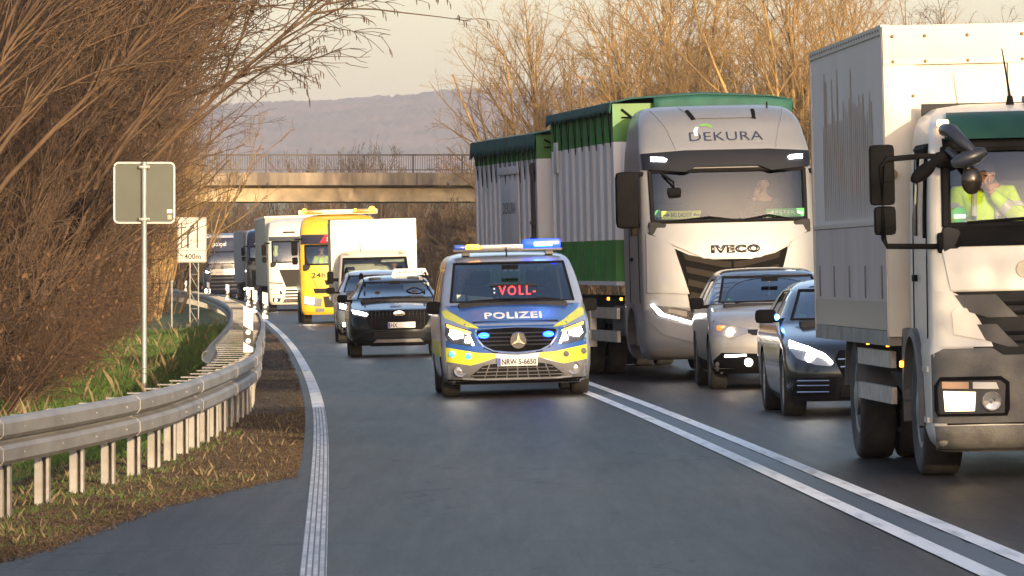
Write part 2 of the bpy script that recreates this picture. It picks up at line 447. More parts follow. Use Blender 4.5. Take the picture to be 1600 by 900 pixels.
m2 = N('ShaderNodeMath'); m2.operation = 'MULTIPLY'; L(m1.outputs[0], m2.inputs[0]); L(vr.outputs[0], m2.inputs[1])
mm = N('ShaderNodeMix'); mm.data_type = 'RGBA'; mm.blend_type = 'MULTIPLY'; mm.inputs[0].default_value = 1; L(mx.outputs[2], mm.inputs[6]); L(m2.outputs[0], mm.inputs[7]); L(mm.outputs[2], p.inputs['Base Color'])
n2 = N('ShaderNodeTexNoise'); n2.inputs['Scale'].default_value = 90; n2.inputs['Detail'].default_value = 3; L(tc.outputs['Object'], n2.inputs['Vector'])
bp = N('ShaderNodeBump'); bp.inputs['Strength'].default_value = .35; bp.inputs['Distance'].default_value = .01; L(n2.outputs[0], bp.inputs['Height']); L(bp.outputs[0], p.inputs['Normal'])
r2 = N('ShaderNodeMapRange'); r2.inputs['From Min'].default_value = .3; r2.inputs['From Max'].default_value = .7; r2.inputs['To Min'].default_value = .38; r2.inputs['To Max'].default_value = .44
L(n1.outputs[0], r2.inputs[0]); L(r2.outputs[0], p.inputs['Roughness'])
da = np.concatenate([np.arange(-60, 24, 6), np.arange(24, 130, .5), np.arange(130, 480, 4)])
u = np.linspace(0, 1, 21)
Da, U = np.meshgrid(da, u, indexing='ij')
lo = np.where(Da < 105, np.minimum(verge_x(np.clip(Da, 24, 190)) + .07 * noise1(Da * 3.1, 2) + .05 * noise1(Da * 9, 4), edge_x(Da) - .16), edge_x(Da) - .22 + .02 * noise1(Da * 2, 1))
hi = edge_x(Da) + 2 * LANE + .9
Xa = lo + (hi - lo) * U
setp(p, **{'Specular IOR Level': .015})
grid_obj('road', Xa, Da, road_z(Xa, Da), am, 'structure', uv=(Xa - edge_x(Da), Da))
# dark seam between the two white lines and old tar along the left line
def ribbon(name, off, wd, m, d0, d1, step, dz, uv=False, wob=0):
    d = np.arange(d0, d1 + step / 2, step)
    c = edge_x(d) + off
    Dm = np.stack([d, d], 1); Xm = np.stack([c - wd / 2 + wob * noise1(d * 2.7, 3), c + wd / 2 + wob * noise1(d * 3.3, 8)], 1)
    Zm = road_z(Xm, Dm) + dz
    o = grid_obj(name, Xm, Dm, Zm, m, 'structure', uv=(np.stack([np.zeros_like(d), np.full_like(d, wd)], 1), Dm) if uv else None)
    return o
tar = mat('old_tar', (.022, .023, .026), rough=.5, var=.4, vscale=3, bump=.3)
wl = mat('road_paint', (.80, .79, .76), rough=.6, col2=(.42, .42, .41), vscale=2.2, stretch=(4, .35, 1), cov=(.5, .72), bump=.2, bscale=40)
# ribbed marking: rows of white studs with asphalt between them
sm, t, p = nodes_of('ribbed_road_paint'); N = t.nodes.new; L = t.links.new
uvn = N('ShaderNodeUVMap'); sp = N('ShaderNodeMapping'); sp.inputs['Rotation'].default_value = (0, 0, R(90)); L(uvn.outputs[0], sp.inputs[0])
bk = N('ShaderNodeTexBrick'); bk.offset = 0; bk.inputs['Scale'].default_value = 1
bk.inputs['Brick Width'].default_value = .42; bk.inputs['Row Height'].default_value = .035; bk.inputs['Mortar Size'].default_value = .006; bk.inputs['Mortar Smooth'].default_value = .2
bk.inputs['Color1'].default_value = (.56, .55, .53, 1); bk.inputs['Color2'].default_value = (.34, .335, .33, 1); bk.inputs['Mortar'].default_value = (.10, .10, .105, 1)
L(sp.outputs[0], bk.inputs['Vector']); L(bk.outputs[0], p.inputs['Base Color']); setp(p, Roughness=.65)
ribbon('road_marking_left', 0, .15, sm, 20, 78, .5, .008, uv=True)
ribbon('road_marking_left', 0, .15, wl, 78, 470, 1, .008)
ribbon('road_marking_seam', LANE, .20, tar, 16, 200, .5, .004, wob=.02)
ribbon('road_marking_centre', LANE - .17, .13, wl, 14, 470, .5, .008)
ribbon('road_marking_centre', LANE + .17, .13, wl, 14, 470, .5, .008)
ribbon('road_marking_right', 2 * LANE + .1, .14, wl, 14, 470, 1, .008)

# ---------------------------------------------------------------- bridge
conc = mat('bridge_concrete', (.33, .27, .19), rough=.9, col2=(.12, .10, .08), vscale=.7, stretch=(1, 1, .16), cov=(.38, .62), bump=.25, bscale=6)
conc2 = mat('bridge_beam_concrete', (.46, .37, .235), rough=.85, col2=(.24, .195, .14), vscale=.5, stretch=(.8, 1, 1.2), cov=(.42, .66), bump=.2, bscale=6)
rust = mat('railing_steel', (.085, .075, .075), rough=.7, var=.4, vscale=2)
br = empty('road_bridge', 'weathered concrete road bridge with a steel railing crossing above the trucks', 'bridge')
br.location = (-9, 330, 0)
bx0, bx1 = -22, 24
b = MB(); b.span((bx0, .75, 5.25), (bx1, 7.5, 6.0), bev=.03)
b.build('girder', conc2, br)
b = MB(); b.prism([(0, 6.1), (0, 6.74), (.35, 6.74), (.35, 6.55), (9.2, 6.55), (9.2, 6.74), (9.55, 6.74), (9.55, 6.1), (.5, 5.98)], bx0, bx1, 'x')
b.build('deck', conc, br)
for x in (-14.5, -5.2, 4.1, 13.4):
    b = MB(); b.span((x - .025, -.012, 6.1), (x + .025, .02, 6.74)); b.build('expansion_joint', rust, br)
    b = MB(); b.tube([(x + 1.6, .02, 6.2), (x + 1.6, -.12, 6.05)], .05, 8); b.build('drain_spout', rust, br)
for sx in (-1, 1):
    b = MB(); x = bx0 if sx < 0 else bx1
    b.span((x - .8, -.3, -1), (x + .8, 9, 5.26)); b.prism([(-2, 6.1), (11, 6.1), (16 , -1), (-7, -1)], x + sx * .8, x + sx * 1.4, 'x')
    b.build('abutment', conc, br)
b = MB(); b.span((bx0, .12, 7.62), (bx1, .20, 7.70)); b.span((bx0, .13, 6.86), (bx1, .18, 6.91)); b.build('handrail', rust, br)
k = 0; x = bx0 + .6
while x < bx1:
    b = MB(); b.span((x - .045, .10, 6.74), (x + .045, .21, 7.64)); b.build('railing_post', rust, br)
    b = MB()
    for i in range(1, 21):
        xx = x + 2.53 * i / 21
        b.span((xx - .014, .14, 6.9), (xx + .014, .168, 7.62))
    b.build('railing_panel', rust, br); x += 2.53
    # water stains and bolts stay in the material

# ---------------------------------------------------------------- far hills and fields
hm, t, p = nodes_of('far_forest'); N = t.nodes.new; L = t.links.new
tc = N('ShaderNodeTexCoord'); mp = N('ShaderNodeMapping'); mp.inputs['Scale'].default_value = (1, 1, .6); L(tc.outputs['Object'], mp.inputs[0])
n1 = N('ShaderNodeTexNoise'); n1.inputs['Scale'].default_value = .011; n1.inputs['Detail'].default_value = 9; n1.inputs['Roughness'].default_value = .62; L(mp.outputs[0], n1.inputs['Vector'])
r1 = N('ShaderNodeValToRGB'); e = r1.color_ramp.elements; e[0].position = .36; e[0].color = (.012, .028, .035, 1); e[1].position = .62; e[1].color = (.13, .085, .075, 1)
x = e.new(.46); x.color = (.075, .058, .055, 1)
L(n1.outputs[0], r1.inputs[0]); L(r1.outputs[0], p.inputs['Base Color']); setp(p, Roughness=1)
rng = np.random.RandomState(3)
xs = np.arange(-2300, 2301, 4.0); v = np.linspace(0, 1, 90)
V, Xh = np.meshgrid(v, xs, indexing='ij')
px = 800 + Xh * 1.316
ridge = np.interp(px, [-2500, -600, 0, 250, 350, 450, 560, 640, 690, 900, 1300, 1900, 4000], [250, 205, 170, 160, 156, 151, 146, 140, 133, 128, 120, 140, 220])
H = (425 - ridge) / 1.316 * .955
Zh = H * np.sin(V * math.pi / 2) ** .9 + (rng.rand(*V.shape) - .5) * 6 * (V > .1) + 1.6 * noise1(Xh * .05 + V * 30, 2)
Yh = 5600 + 2000 * V + (rng.rand(*V.shape) - .5) * 10
Zh = np.vstack([Zh, Zh[-1:] * .6]); Yh = np.vstack([Yh, Yh[-1:] + 900]); Xh = np.vstack([Xh, Xh[-1:]])
grid_obj('far_wooded_hills', Xh, Yh, Zh, hm, 'structure', smooth=180)
fm = mat('far_meadow', (.10, .17, .06), rough=1, col2=(.20, .20, .12), vscale=.01)
xs = np.arange(-1500, 1501, 30.0); v = np.linspace(0, 1, 14); V, Xf = np.meshgrid(v, xs, indexing='ij')
grid_obj('far_meadow_hill', Xf, 2000 + 900 * V, -1 + (47 + 5 * noise1(Xf * .006, 5)) * np.sin(V * math.pi / 2), fm, 'structure')
# ---------------------------------------------------------------- air
hb = MB(); hb.span((-2500, -260, -4), (2500, 9200, 262)); hz = hb.build('haze', None, None, smooth=0)
hz['kind'] = 'stuff'
m = bpy.data.materials.new('haze_air'); m.use_nodes = True; t = m.node_tree; t.nodes.clear()
pv = t.nodes.new('ShaderNodeVolumePrincipled'); pv.inputs['Color'].default_value = (.78, .84, 1.0, 1); pv.inputs['Density'].default_value = 0.8e-4; pv.inputs['Anisotropy'].default_value = 0
o = t.nodes.new('ShaderNodeOutputMaterial'); t.links.new(pv.outputs[0], o.inputs['Volume'])
hz.data.materials.append(m)
# ================================================================ TREES, SHRUBS, GRASS
def bark(name, a, b):
    m = mat(name, a, rough=.9, col2=b, vscale=2.5, stretch=(1, 1, .4), cov=(.35, .7), bump=.4, bscale=30)
    t = m.node_tree; p = t.nodes['Principled BSDF']
    oi = t.nodes.new('ShaderNodeObjectInfo'); hs = t.nodes.new('ShaderNodeHueSaturation')
    mr = t.nodes.new('ShaderNodeMapRange'); mr.inputs['To Min'].default_value = .75; mr.inputs['To Max'].default_value = 1.25
    t.links.new(oi.outputs['Random'], mr.inputs[0]); t.links.new(mr.outputs[0], hs.inputs['Value'])
    src = p.inputs['Base Color'].links[0].from_socket
    t.links.new(src, hs.inputs['Color']); t.links.new(hs.outputs[0], p.inputs['Base Color'])
    return m
bk_hazel = bark('hazel_bark', (.105, .064, .035), (.04, .025, .015))
bk_willow = bark('willow_bark', (.32, .21, .08), (.15, .095, .042))
bk_brown = bark('old_hazel_bark', (.125, .078, .042), (.05, .03, .018))
bk_dark = bark('thicket_bark', (.12, .085, .05), (.05, .035, .025))
bk_red = bark('dry_stem_bark', (.10, .056, .03), (.042, .024, .015))
leaf_m = mat('withered_leaf', (.13, .068, .030), rough=.8, var=.5, vscale=8)
catk_m = mat('hazel_catkin', (.16, .11, .04), rough=.9)
class Twigs:
    def __init__(s): s.v = []; s.f = []; s.mi = []; s.n = 0
    def tube(s, P, r, k):
        P = np.asarray(P); m = len(P); d = np.gradient(P, axis=0); d /= np.linalg.norm(d, axis=1)[:, None] + 1e-9
        ref = np.where(np.abs(d[:, 2:3]) > .9, np.array([[1., 0, 0]]), np.array([[0, 0, 1.]]))
        u = np.cross(d, ref); u /= np.linalg.norm(u, axis=1)[:, None] + 1e-9; w_ = np.cross(d, u)
        a = np.arange(k) * 2 * math.pi / k
        ring = P[:, None] + (u[:, None] * np.cos(a)[None, :, None] + w_[:, None] * np.sin(a)[None, :, None]) * np.asarray(r)[:, None, None]
        s.v.append(ring.reshape(-1, 3))
        i = np.arange(m * k).reshape(m, k); j = np.roll(i, -1, 1)
        f = np.stack([i[:-1], j[:-1], j[1:], i[1:]], -1).reshape(-1, 4) + s.n
        s.f.append(f); s.mi.append(np.zeros(len(f), int)); s.n += m * k
    def leaf(s, p, d, l, wd, rng):
        q = rng.randn(3); u = np.cross(d, q); u /= np.linalg.norm(u) + 1e-9
        s.v.append(np.array([p, p + d * l * .5 + u * wd, p + d * l, p + d * l * .5 - u * wd])); s.f.append(np.arange(4)[None] + s.n); s.mi.append(np.ones(1, int)); s.n += 4
    def build(s, name, mats, parent=None):
        me = bpy.data.meshes.new(name)
        if s.n:
            V = np.concatenate(s.v); F = np.concatenate(s.f); MI = np.concatenate(s.mi)
            me.vertices.add(len(V)); me.vertices.foreach_set('co', V.astype(np.float32).reshape(-1))
            me.loops.add(F.size); me.loops.foreach_set('vertex_index', F.reshape(-1).astype(np.int32))
            me.polygons.add(len(F)); me.polygons.foreach_set('loop_start', np.arange(0, F.size, 4, dtype=np.int32)); me.polygons.foreach_set('loop_total', np.full(len(F), 4, np.int32))
            me.polygons.foreach_set('material_index', MI.astype(np.int32)); me.update(calc_edges=True); me.validate()
        return link(name, me, mats, parent, smooth=180)
def branch_path(rng, p, d, ln, n, wob, trop):
    P = [np.array(p, float)]; d = np.array(d, float); d /= np.linalg.norm(d)
    for i in range(n):
        d = d + rng.randn(3) * wob + np.asarray(trop) / n
        d /= np.linalg.norm(d); P.append(P[-1] + d * ln / n)
    return np.array(P)
def make_plant(name, label, cat, group, seed, stems, barkm, levels, leaf=0, catkin=False):
    """stems: list of (base, dir, length, radius, trop); levels: list of dict(n, len, ang, wob, trop, t0)"""
    rng = np.random.RandomState(seed)
    root = empty(name, label, cat, group)
    tr, cr = Twigs(), Twigs()
    cur = []
    for (b0, d0, ln, rad, trop) in stems:
        P = branch_path(rng, b0, d0, ln, 9, .05, trop)
        rr = np.linspace(rad, rad * .25, len(P)); tr.tube(P, rr, 6); cur.append((P, rr, ln))
    for li, lv in enumerate(levels):
        nxt = []; last = li == len(levels) - 1
        for (P, rr, ln) in cur:
            n = rng.poisson(lv['n'] * (ln / max(c[2] for c in cur)) ** .7) if lv.get('vary', 1) else lv['n']
            for _ in range(max(1, n)):
                t = lv['t0'] + (1 - lv['t0']) * rng.rand() ** .8
                f = t * (len(P) - 1); i = min(int(f), len(P) - 2); q = f - i
                p = P[i] * (1 - q) + P[i+1] * q; d = P[i+1] - P[i]; d /= np.linalg.norm(d) + 1e-9
                a = rng.randn(3); a -= d * a.dot(d); a /= np.linalg.norm(a) + 1e-9
                an = lv['ang'] * (.7 + .6 * rng.rand())
                nd = d * math.cos(an) + a * math.sin(an)
                l = ln * lv['len'] * (.55 + .75 * rng.rand()) * (1.15 - .6 * t)
                r0 = max(min(rr[i] * .62, l * .012), lv.get('rmin', .004))
                k = 5 if not last else 4
                Q = branch_path(rng, p, nd, l, k, lv['wob'], lv['trop'])
                q_r = np.linspace(r0, max(r0 * .35, lv.get('rtip', .0035)), len(Q)); cr.tube(Q, q_r, 3 if li else 4)
                nxt.append((Q, q_r, l))
                if last and leaf and rng.rand() < leaf:
                    for _ in range(2):
                        j = rng.randint(1, len(Q)); cr.leaf(Q[j], np.array([rng.randn() * .5, rng.randn() * .5, -1]), .05, .017, rng)
                if last and catkin and rng.rand() < catkin:
                    for j in (len(Q) - 1, len(Q) - 2):
                        h = Q[j]; cr.tube(np.array([h, h + [.008, 0, -.03], h + [.012, .0, -.085]]), [.004, .009, .005], 3)
        cur = nxt
    tr.build('trunk', [barkm], root); cr.build('crown', [barkm, catk_m if catkin else leaf_m], root)
    return root
def up_stems(rng, n, h, spread, lean=(0, 0), rad=.05, base=.5, trop=(0, 0, .25)):
    S = []
    for _ in range(n):
        a = rng.rand() * 6.283; k = rng.rand() ** .5
        d = (math.cos(a) * spread * k + lean[0], math.sin(a) * spread * k + lean[1], 1)
        S.append(((math.cos(a) * base * k, math.sin(a) * base * k, -.2), d, h * (.65 + .5 * rng.rand()), rad * (.6 + .8 * rng.rand()), trop))
    return S
rg = np.random.RandomState(11)
def gz(x, d):
    r = x - edge_x(d)
    base = road_z(x, d) if -1.9 < r < 9.3 else CROSS * (-3.2 if r < 0 else 7.7)
    return float(base + bank(np.array(r), d))
def setp_plant(o, x, d, rz=0, s=1.0, sz=None):
    o.location = (x, d, gz(x, d) - .03); o.rotation_euler = (0, 0, rz); o.scale = (s, s, sz or s)
def put(o, x, d, rz, s=1.0, label=None, sz=None, group=None):
    c = copy_tree(o)
    if label: c['label'] = label
    if group: c['group'] = group
    setp_plant(c, x, d, rz, s, sz); return c
# -- left embankment: hazels leaning over the road, dense brown thicket below
L1 = dict(n=15, len=.42, ang=.55, wob=.09, trop=(0, 0, .25), t0=.18)
L2 = dict(n=9, len=.48, ang=.6, wob=.12, trop=(0, 0, .12), t0=.15)
L3 = dict(n=8, len=.5, ang=.6, wob=.14, trop=(0, 0, -.05), t0=.2, rmin=.0045, rtip=.003)
G_TH = 'bare shrubs of the thicket on the left embankment'
LB_TH = 'bare twiggy shrub grown into the dense brown thicket on the left embankment'
thA = make_plant('hazel_shrub', LB_TH, 'shrub', G_TH, 21, up_stems(rg, 16, 6.4, .30, (.08, -.05), .032, .9), bk_hazel, [L1, L2, L3], leaf=.04)
thB = make_plant('hazel_shrub', LB_TH, 'shrub', G_TH, 22, up_stems(rg, 20, 5.4, .36, (.10, -.1), .027, 1.1), bk_red, [L1, L2, L3], leaf=.06)
thC = make_plant('hazel_shrub', LB_TH, 'shrub', G_TH, 23, up_stems(rg, 13, 7.4, .24, (.08, 0), .042, .7), bk_brown, [L1, L2, L3], leaf=.03)
# low bramble / dry stem mass at the foot of the thicket
D1 = dict(n=9, len=.5, ang=.7, wob=.14, trop=(0, 0, -.1), t0=.1, rmin=.005)
D2 = dict(n=7, len=.5, ang=.8, wob=.16, trop=(0, 0, -.2), t0=.1, rmin=.004, rtip=.003)
G_BR = 'dry bramble clumps along the foot of the thicket'
LB_BR = 'reddish brown clump of dry stems at the foot of the left thicket'
lowA = make_plant('bramble_bush', LB_BR, 'bush', G_BR, 31, up_stems(rg, 34, 2.0, .8, (.1, 0), .014, .8, (0, 0, -.15)), bk_red, [D1, D2], leaf=.12)
lowB = make_plant('bramble_bush', LB_BR, 'bush', G_BR, 32, up_stems(rg, 40, 1.6, .9, (.1, -.1), .012, 1.0, (0, 0, -.2)), bk_hazel, [D1, D2], leaf=.15)
protos = [thA, thB, thC]; used = set()
def first_or_copy(o, x, d, rz, s, sz=None, label=None, group=None):
    if o.name not in used:
        used.add(o.name); setp_plant(o, x, d, rz, s, sz)
        if label: o['label'] = label
        if group: o['group'] = group
        return o
    return put(o, x, d, rz, s, label, sz, group)
spots = []
for d in (84, 89, 95, 102, 110, 119, 129, 140, 152, 166, 182, 198):
    e = edge_x(d)
    spots.append((e - 5.0 - .3 * rg.rand(), d))
    spots.append((e - 6.6 - .8 * rg.rand(), d + 3))
    spots.append((e - 8.6 - 1.2 * rg.rand(), d + 5))
for d in (52, 60, 70): spots.append((edge_x(d) - 10 - 3 * rg.rand(), d))
for i, (x, d) in enumerate(spots):
    o = protos[(i * 2 + i // 3) % 3]
    first_or_copy(o, x, d, rg.rand() * .9 - .45, .85 + .35 * rg.rand() + (.1 if i % 3 == 2 else 0))
for i, d in enumerate(np.concatenate([np.arange(80, 110, 2.6), np.arange(112, 200, 7)])):
    x = edge_x(d) - (4.9 if d > 95 else 4.5) - .4 * rg.rand()
    first_or_copy((lowA, lowB)[i % 2], x, d, rg.rand() * 6.28, .65 + .35 * rg.rand())
    first_or_copy((lowB, lowA)[i % 2], x - 1.2, d + 1, rg.rand() * 6.28, 1.0 + .6 * rg.rand())
# -- the arching hazel whose catkin twigs hang into the sky over the road
st = []
for i in range(12):
    k = i / 11
    st.append(((-.6 + .9 * rg.rand(), .8 * rg.randn(), -.2), (.04 + .20 * k, -.15 + .3 * rg.rand(), 1.0), 6.8 + 1.8 * rg.rand(), .038 + .022 * rg.rand(), (.62, 0, -.05 - .12 * k)))
A1 = dict(n=11, len=.36, ang=.40, wob=.10, trop=(.30, 0, .10), t0=.52)
A2 = dict(n=7, len=.46, ang=.5, wob=.13, trop=(.22, 0, -.05), t0=.2, rmin=.006)
A3 = dict(n=5, len=.5, ang=.6, wob=.17, trop=(.12, 0, -.22), t0=.2, rmin=.0055, rtip=.004)
arch = make_plant('hazel_tree', 'old hazel arching over the road from the left, its twigs hung with small catkins', 'tree', None, 41, st, bk_hazel, [A1, A2, A3], catkin=.5)
setp_plant(arch, -7.2, 90, 0, 1.05)
arch2 = put(arch, -7.6, 76, .15, .92, 'nearer hazel with thick yellow brown limbs leaning into the picture from the top left')
# -- slim trees at the end of the thicket, in front of the bridge
T1 = dict(n=13, len=.38, ang=.5, wob=.07, trop=(0, 0, .5), t0=.2, rmin=.008)
T2 = dict(n=8, len=.45, ang=.5, wob=.09, trop=(0, 0, .35), t0=.15, rmin=.008, rtip=.006)
T3 = dict(n=6, len=.5, ang=.5, wob=.1, trop=(0, 0, .2), t0=.15, rmin=.009, rtip=.007)
slim = make_plant('willow_shrub', 'tall pale willow shrub at the far end of the left thicket, in front of the bridge', 'shrub', 'willow shrubs in front of the bridge', 51, up_stems(rg, 15, 8.5, .42, (.1, 0), .06, .9), bk_willow, [T1, T2, T3], leaf=.05)
for i, (x, d, s) in enumerate([(-13.8, 240, 1.0), (-15.6, 282, 1.05), (-16.6, 300, 1.15), (-18.6, 312, 1.1), (-14.9, 262, .9), (-19.8, 290, 1.15), (-22, 318, 1.0)]):
    first_or_copy(slim, x, d, rg.rand() * 6, s, label='pale willow shrub near the left end of the bridge')
# -- right side: big multi-stemmed trees in low sun, between trucks and sky
B1 = dict(n=16, len=.44, ang=.62, wob=.10, trop=(0, 0, .12), t0=.15, rmin=.012)
B2 = dict(n=10, len=.46, ang=.65, wob=.13, trop=(0, 0, .08), t0=.15, rmin=.009, rtip=.007)
B3 = dict(n=11, len=.46, ang=.7, wob=.15, trop=(0, 0, .0), t0=.2, rmin=.0065, rtip=.0045)
G_R = 'bare trees standing right of the road behind the trucks'
LB_R = 'large bare tree with yellow brown limbs among the row behind the trucks on the right'
rtA = make_plant('maple_tree', LB_R, 'tree', G_R, 61, up_stems(rg, 11, 11.5, .5, (0, 0), .14, .9), bk_willow, [B1, B2, B3], leaf=.05)
rtB = make_plant('maple_tree', LB_R, 'tree', G_R, 62, up_stems(rg, 9, 12.5, .42, (0, 0), .15, .8), bk_willow, [B1, B2, B3], leaf=.12)
rtC = make_plant('maple_tree', LB_R, 'tree', G_R, 63, up_stems(rg, 10, 11.0, .55, (-.1, 0), .12, .9), bk_hazel, [B1, B2, B3], leaf=.4)
rt = [(1.9, 308, .92, 1), (6.5, 316, 1.0, 0), (10.6, 312, 1.0, 2), (14.4, 308, 1.0, 1), (3.2, 303, 1.0, 0), (4.8, 290, .95, 0), (6.4, 282, .98, 1), (8.2, 276, .98, 0), (10.5, 272, .95, 0), (12.8, 268, .92, 1), (15.2, 264, .85, 2), (17.6, 258, .78, 2), (20, 250, .72, 0), (8.8, 305, 1.0, 1), (12.5, 300, 1.0, 0), (16.4, 292, .92, 1), (14.5, 222, .62, 2), (17.5, 235, .62, 2), (25, 262, .75, 1)]
for i, (x, d, s, k) in enumerate(rt):
    first_or_copy((rtA, rtB, rtC)[k], x, d, rg.rand() * 6.28, s, label='bare tree full of withered brown leaves, near the white truck box on the right' if k == 2 and d < 240 else None, group='leafy brown trees by the white truck' if k == 2 and d < 240 else None)
# -- dark undergrowth on the right verge behind the police van and along the trucks
U1 = dict(n=10, len=.5, ang=.6, wob=.1, trop=(0, 0, .2), t0=.1, rmin=.012)
U2 = dict(n=8, len=.5, ang=.7, wob=.12, trop=(0, 0, .1), t0=.1, rmin=.010, rtip=.008)
G_U = 'dark bushes on the right verge under the trees'
ugA = make_plant('blackthorn_bush', 'dark bare bush in the shade beyond the police van', 'bush', G_U, 71, up_stems(rg, 24, 4.2, .6, (0, 0), .03, 1.5), bk_dark, [U1, U2, U2], leaf=.25)
for (x, d, s) in [(-3.6, 322, .95), (-2.0, 312, 1.0), (-.2, 300, 1.0), (1.2, 290, 1.0), (2.4, 280, 1.0), (3.6, 272, 1.0), (5.0, 266, 1.0), (6.6, 262, 1.0), (-.6, 284, .8), (.6, 274, .8)]:
    first_or_copy(ugA, x, d, rg.rand() * 6.28, s)
for i, d in enumerate((92, 99, 107, 116, 126, 138, 152, 168)):
    first_or_copy(ugA, edge_x(d) - 7.4 - .8 * rg.rand(), d + 2, rg.rand() * 6.28, 1.35 + .3 * rg.rand(), label='dark dense bush in the depth of the left thicket', group='dark bushes inside the left thicket')
# -- wood behind the bridge
G_F = 'bare trees of the wood seen under and over the bridge'
fwA = make_plant('alder_tree', 'bare tree in the brown wood beyond the bridge', 'tree', G_F, 81, up_stems(rg, 7, 8.5, .35, (0, 0), .12, 1.0), bk_dark, [T1, T2, T3], leaf=.1)
fwB = make_plant('alder_tree', 'bare tree in the brown wood beyond the bridge', 'tree', G_F, 82, up_stems(rg, 12, 6.5, .5, (0, 0), .09, 1.6), bk_red, [U1, U2, U2], leaf=.2)
for i in range(30):
    d = 392 + 85 * rg.rand(); x = -40 + 46 * i / 29 + rg.randn() * .8
    if abs(x - edge_x(d) - 3.7) < 6 and d < 440: d += 55
    s = .72 + .22 * rg.rand()
    first_or_copy((fwA, fwB)[i % 2], x, d, rg.rand() * 6.28, s)
for i in range(16):
    d = 520 + 40 * rg.rand(); x = -50 + 58 * i / 15
    first_or_copy((fwB, fwA)[i % 2], x, d, rg.rand() * 6.28, 1.05 + .25 * rg.rand())
for (x, d, s) in [(-11.2, 404, 1.0), (-10.0, 410, 1.15), (-9.2, 402, .95), (-17.5, 420, .8), (-6.5, 408, .8), (-4.4, 400, .85)]:
    first_or_copy(fwA, x, d, rg.rand() * 6, s, label='slender bare tree rising above the bridge railing in front of the hills', group='slender trees above the railing')
# -- trees beside and behind the photographer: their long shadows lie across the road
for (x, d, s, k) in SHADE if 'SHADE' in globals() else [(8.5, -30, .75, 0), (13, -34, .8, 1), (18, -26, .8, 0), (23, -40, .8, 1), (10, -58, .8, 2), (28, -36, .85, 2), (15, -62, .8, 0), (20, -70, .8, 1), (3, -72, .8, 2), (26, -62, .8, 0)]:
    first_or_copy((rtA, rtB, rtC)[k], x, d, rg.rand() * 6, s, label='bare tree on the verge beside and behind the viewpoint', group='roadside trees behind the viewpoint')
for i, d in enumerate([-30, -25, -17, -8, -3, 4, 11, 16, 30, 35, 52, 60]):
    first_or_copy(ugA, 10.4 + 1.4 * rg.rand(), d + 2 * rg.rand(), rg.rand() * 6, (1.15 if d < 12 else .8 if d < 34 else .95) * (.85 + .3 * rg.rand()), label='bare bush on the verge beside the viewpoint', group='roadside bushes beside the viewpoint')
for i, (x, d, s) in enumerate([(13.5, 36, .62), (12.8, 43, .66), (14.5, 30, .6), (13, 4, .6), (14, -12, .65), (13.2, 18, .55)]):
    first_or_copy((rtA, rtB, rtC)[i % 3], x, d, rg.rand() * 6, s, label='bare tree on the verge beside and behind the viewpoint', group='roadside trees behind the viewpoint')
# ---------------------------------------------------------------- grass, dry grass and litter on the verge
def blades(name, n, xr, dr, hr, m, seed, dens=None, wd=.0028):
    rng = np.random.RandomState(seed)
    d = dr[0] + (dr[1] - dr[0]) * rng.rand(n) ** 1.5; r = xr[0] + (xr[1] - xr[0]) * rng.rand(n)
    x = r + (rail_x(np.clip(d, 36, 480)))
    ok = x < np.where(d < 100, verge_x(np.clip(d, 24, 190)), edge_x(d)) - .05
    if dens is not None: ok &= rng.rand(n) < dens(x, d)
    x, d = x[ok], d[ok]; n = len(x)
    z = np.array([gz(a, b) for a, b in zip(x, d)]) - .05
    h = hr[0] + (hr[1] - hr[0]) * rng.rand(n) ** 2; a = rng.rand(n) * 6.283; le = h * (.2 + .5 * rng.rand(n))
    ux, uy = np.cos(a + 1.57) * wd, np.sin(a + 1.57) * wd
    P = np.stack([np.stack([x - ux, d - uy, z], -1), np.stack([x + ux, d + uy, z], -1),
                  np.stack([x + ux * .7 + np.cos(a) * le * .4, d + np.sin(a) * le * .4, z + h * .65], -1), np.stack([x + np.cos(a) * le, d + np.sin(a) * le, z + h], -1)], 1)
    me = bpy.data.meshes.new(name); me.from_pydata(P.reshape(-1, 3).tolist(), [], np.arange(n * 4).reshape(n, 4).tolist())
    o = link(name, me, m, None, smooth=0); o['kind'] = 'stuff'; return o
g_green = mat('grass_green', (.07, .13, .02), rough=.8, var=.5, vscale=.8)
g_dry = mat('grass_dry', (.20, .155, .08), rough=.85, var=.5, vscale=1.2)
g_brown = mat('leaf_litter', (.035, .025, .016), rough=.95, col2=(.125, .085, .048), vscale=14, cov=(.4, .65))
clump = lambda sc_, th: (lambda x, d: (np.sin(x * 5.1 * sc_ + d * 1.3) + np.sin(d * 2.1 * sc_ + x * 3.7) + np.sin(x * 9.7 + d * 4.9) > th) * 1.0)
blades('grass', 60000, (-3.6, .1), (36, 70), (.03, .11), g_green, 1, clump(1, -.3))
blades('grass', 70000, (-4.2, -.55), (58, 200), (.08, .20), g_green, 2, clump(.6, -1.2), wd=.006)
blades('grass', 60000, (-.8, 1.1), (36, 52), (.02, .09), g_green, 11, lambda x, d: 1.0 * (np.sin(x * 6 + d * 1.7) + np.sin(d * 2.9 - x * 4) > -.2))
blades('dry_grass', 16000, (-3.0, 1.1), (36, 75), (.03, .15), g_dry, 3, clump(1.3, .6))
blades('dry_grass', 5000, (-4.6, -.5), (70, 210), (.1, .5), g_dry, 5, clump(.7, 1.0), wd=.004)
blades('dry_grass', 9000, (.1, 1.2), (52, 150), (.02, .09), g_dry, 6, clump(1.1, .3))
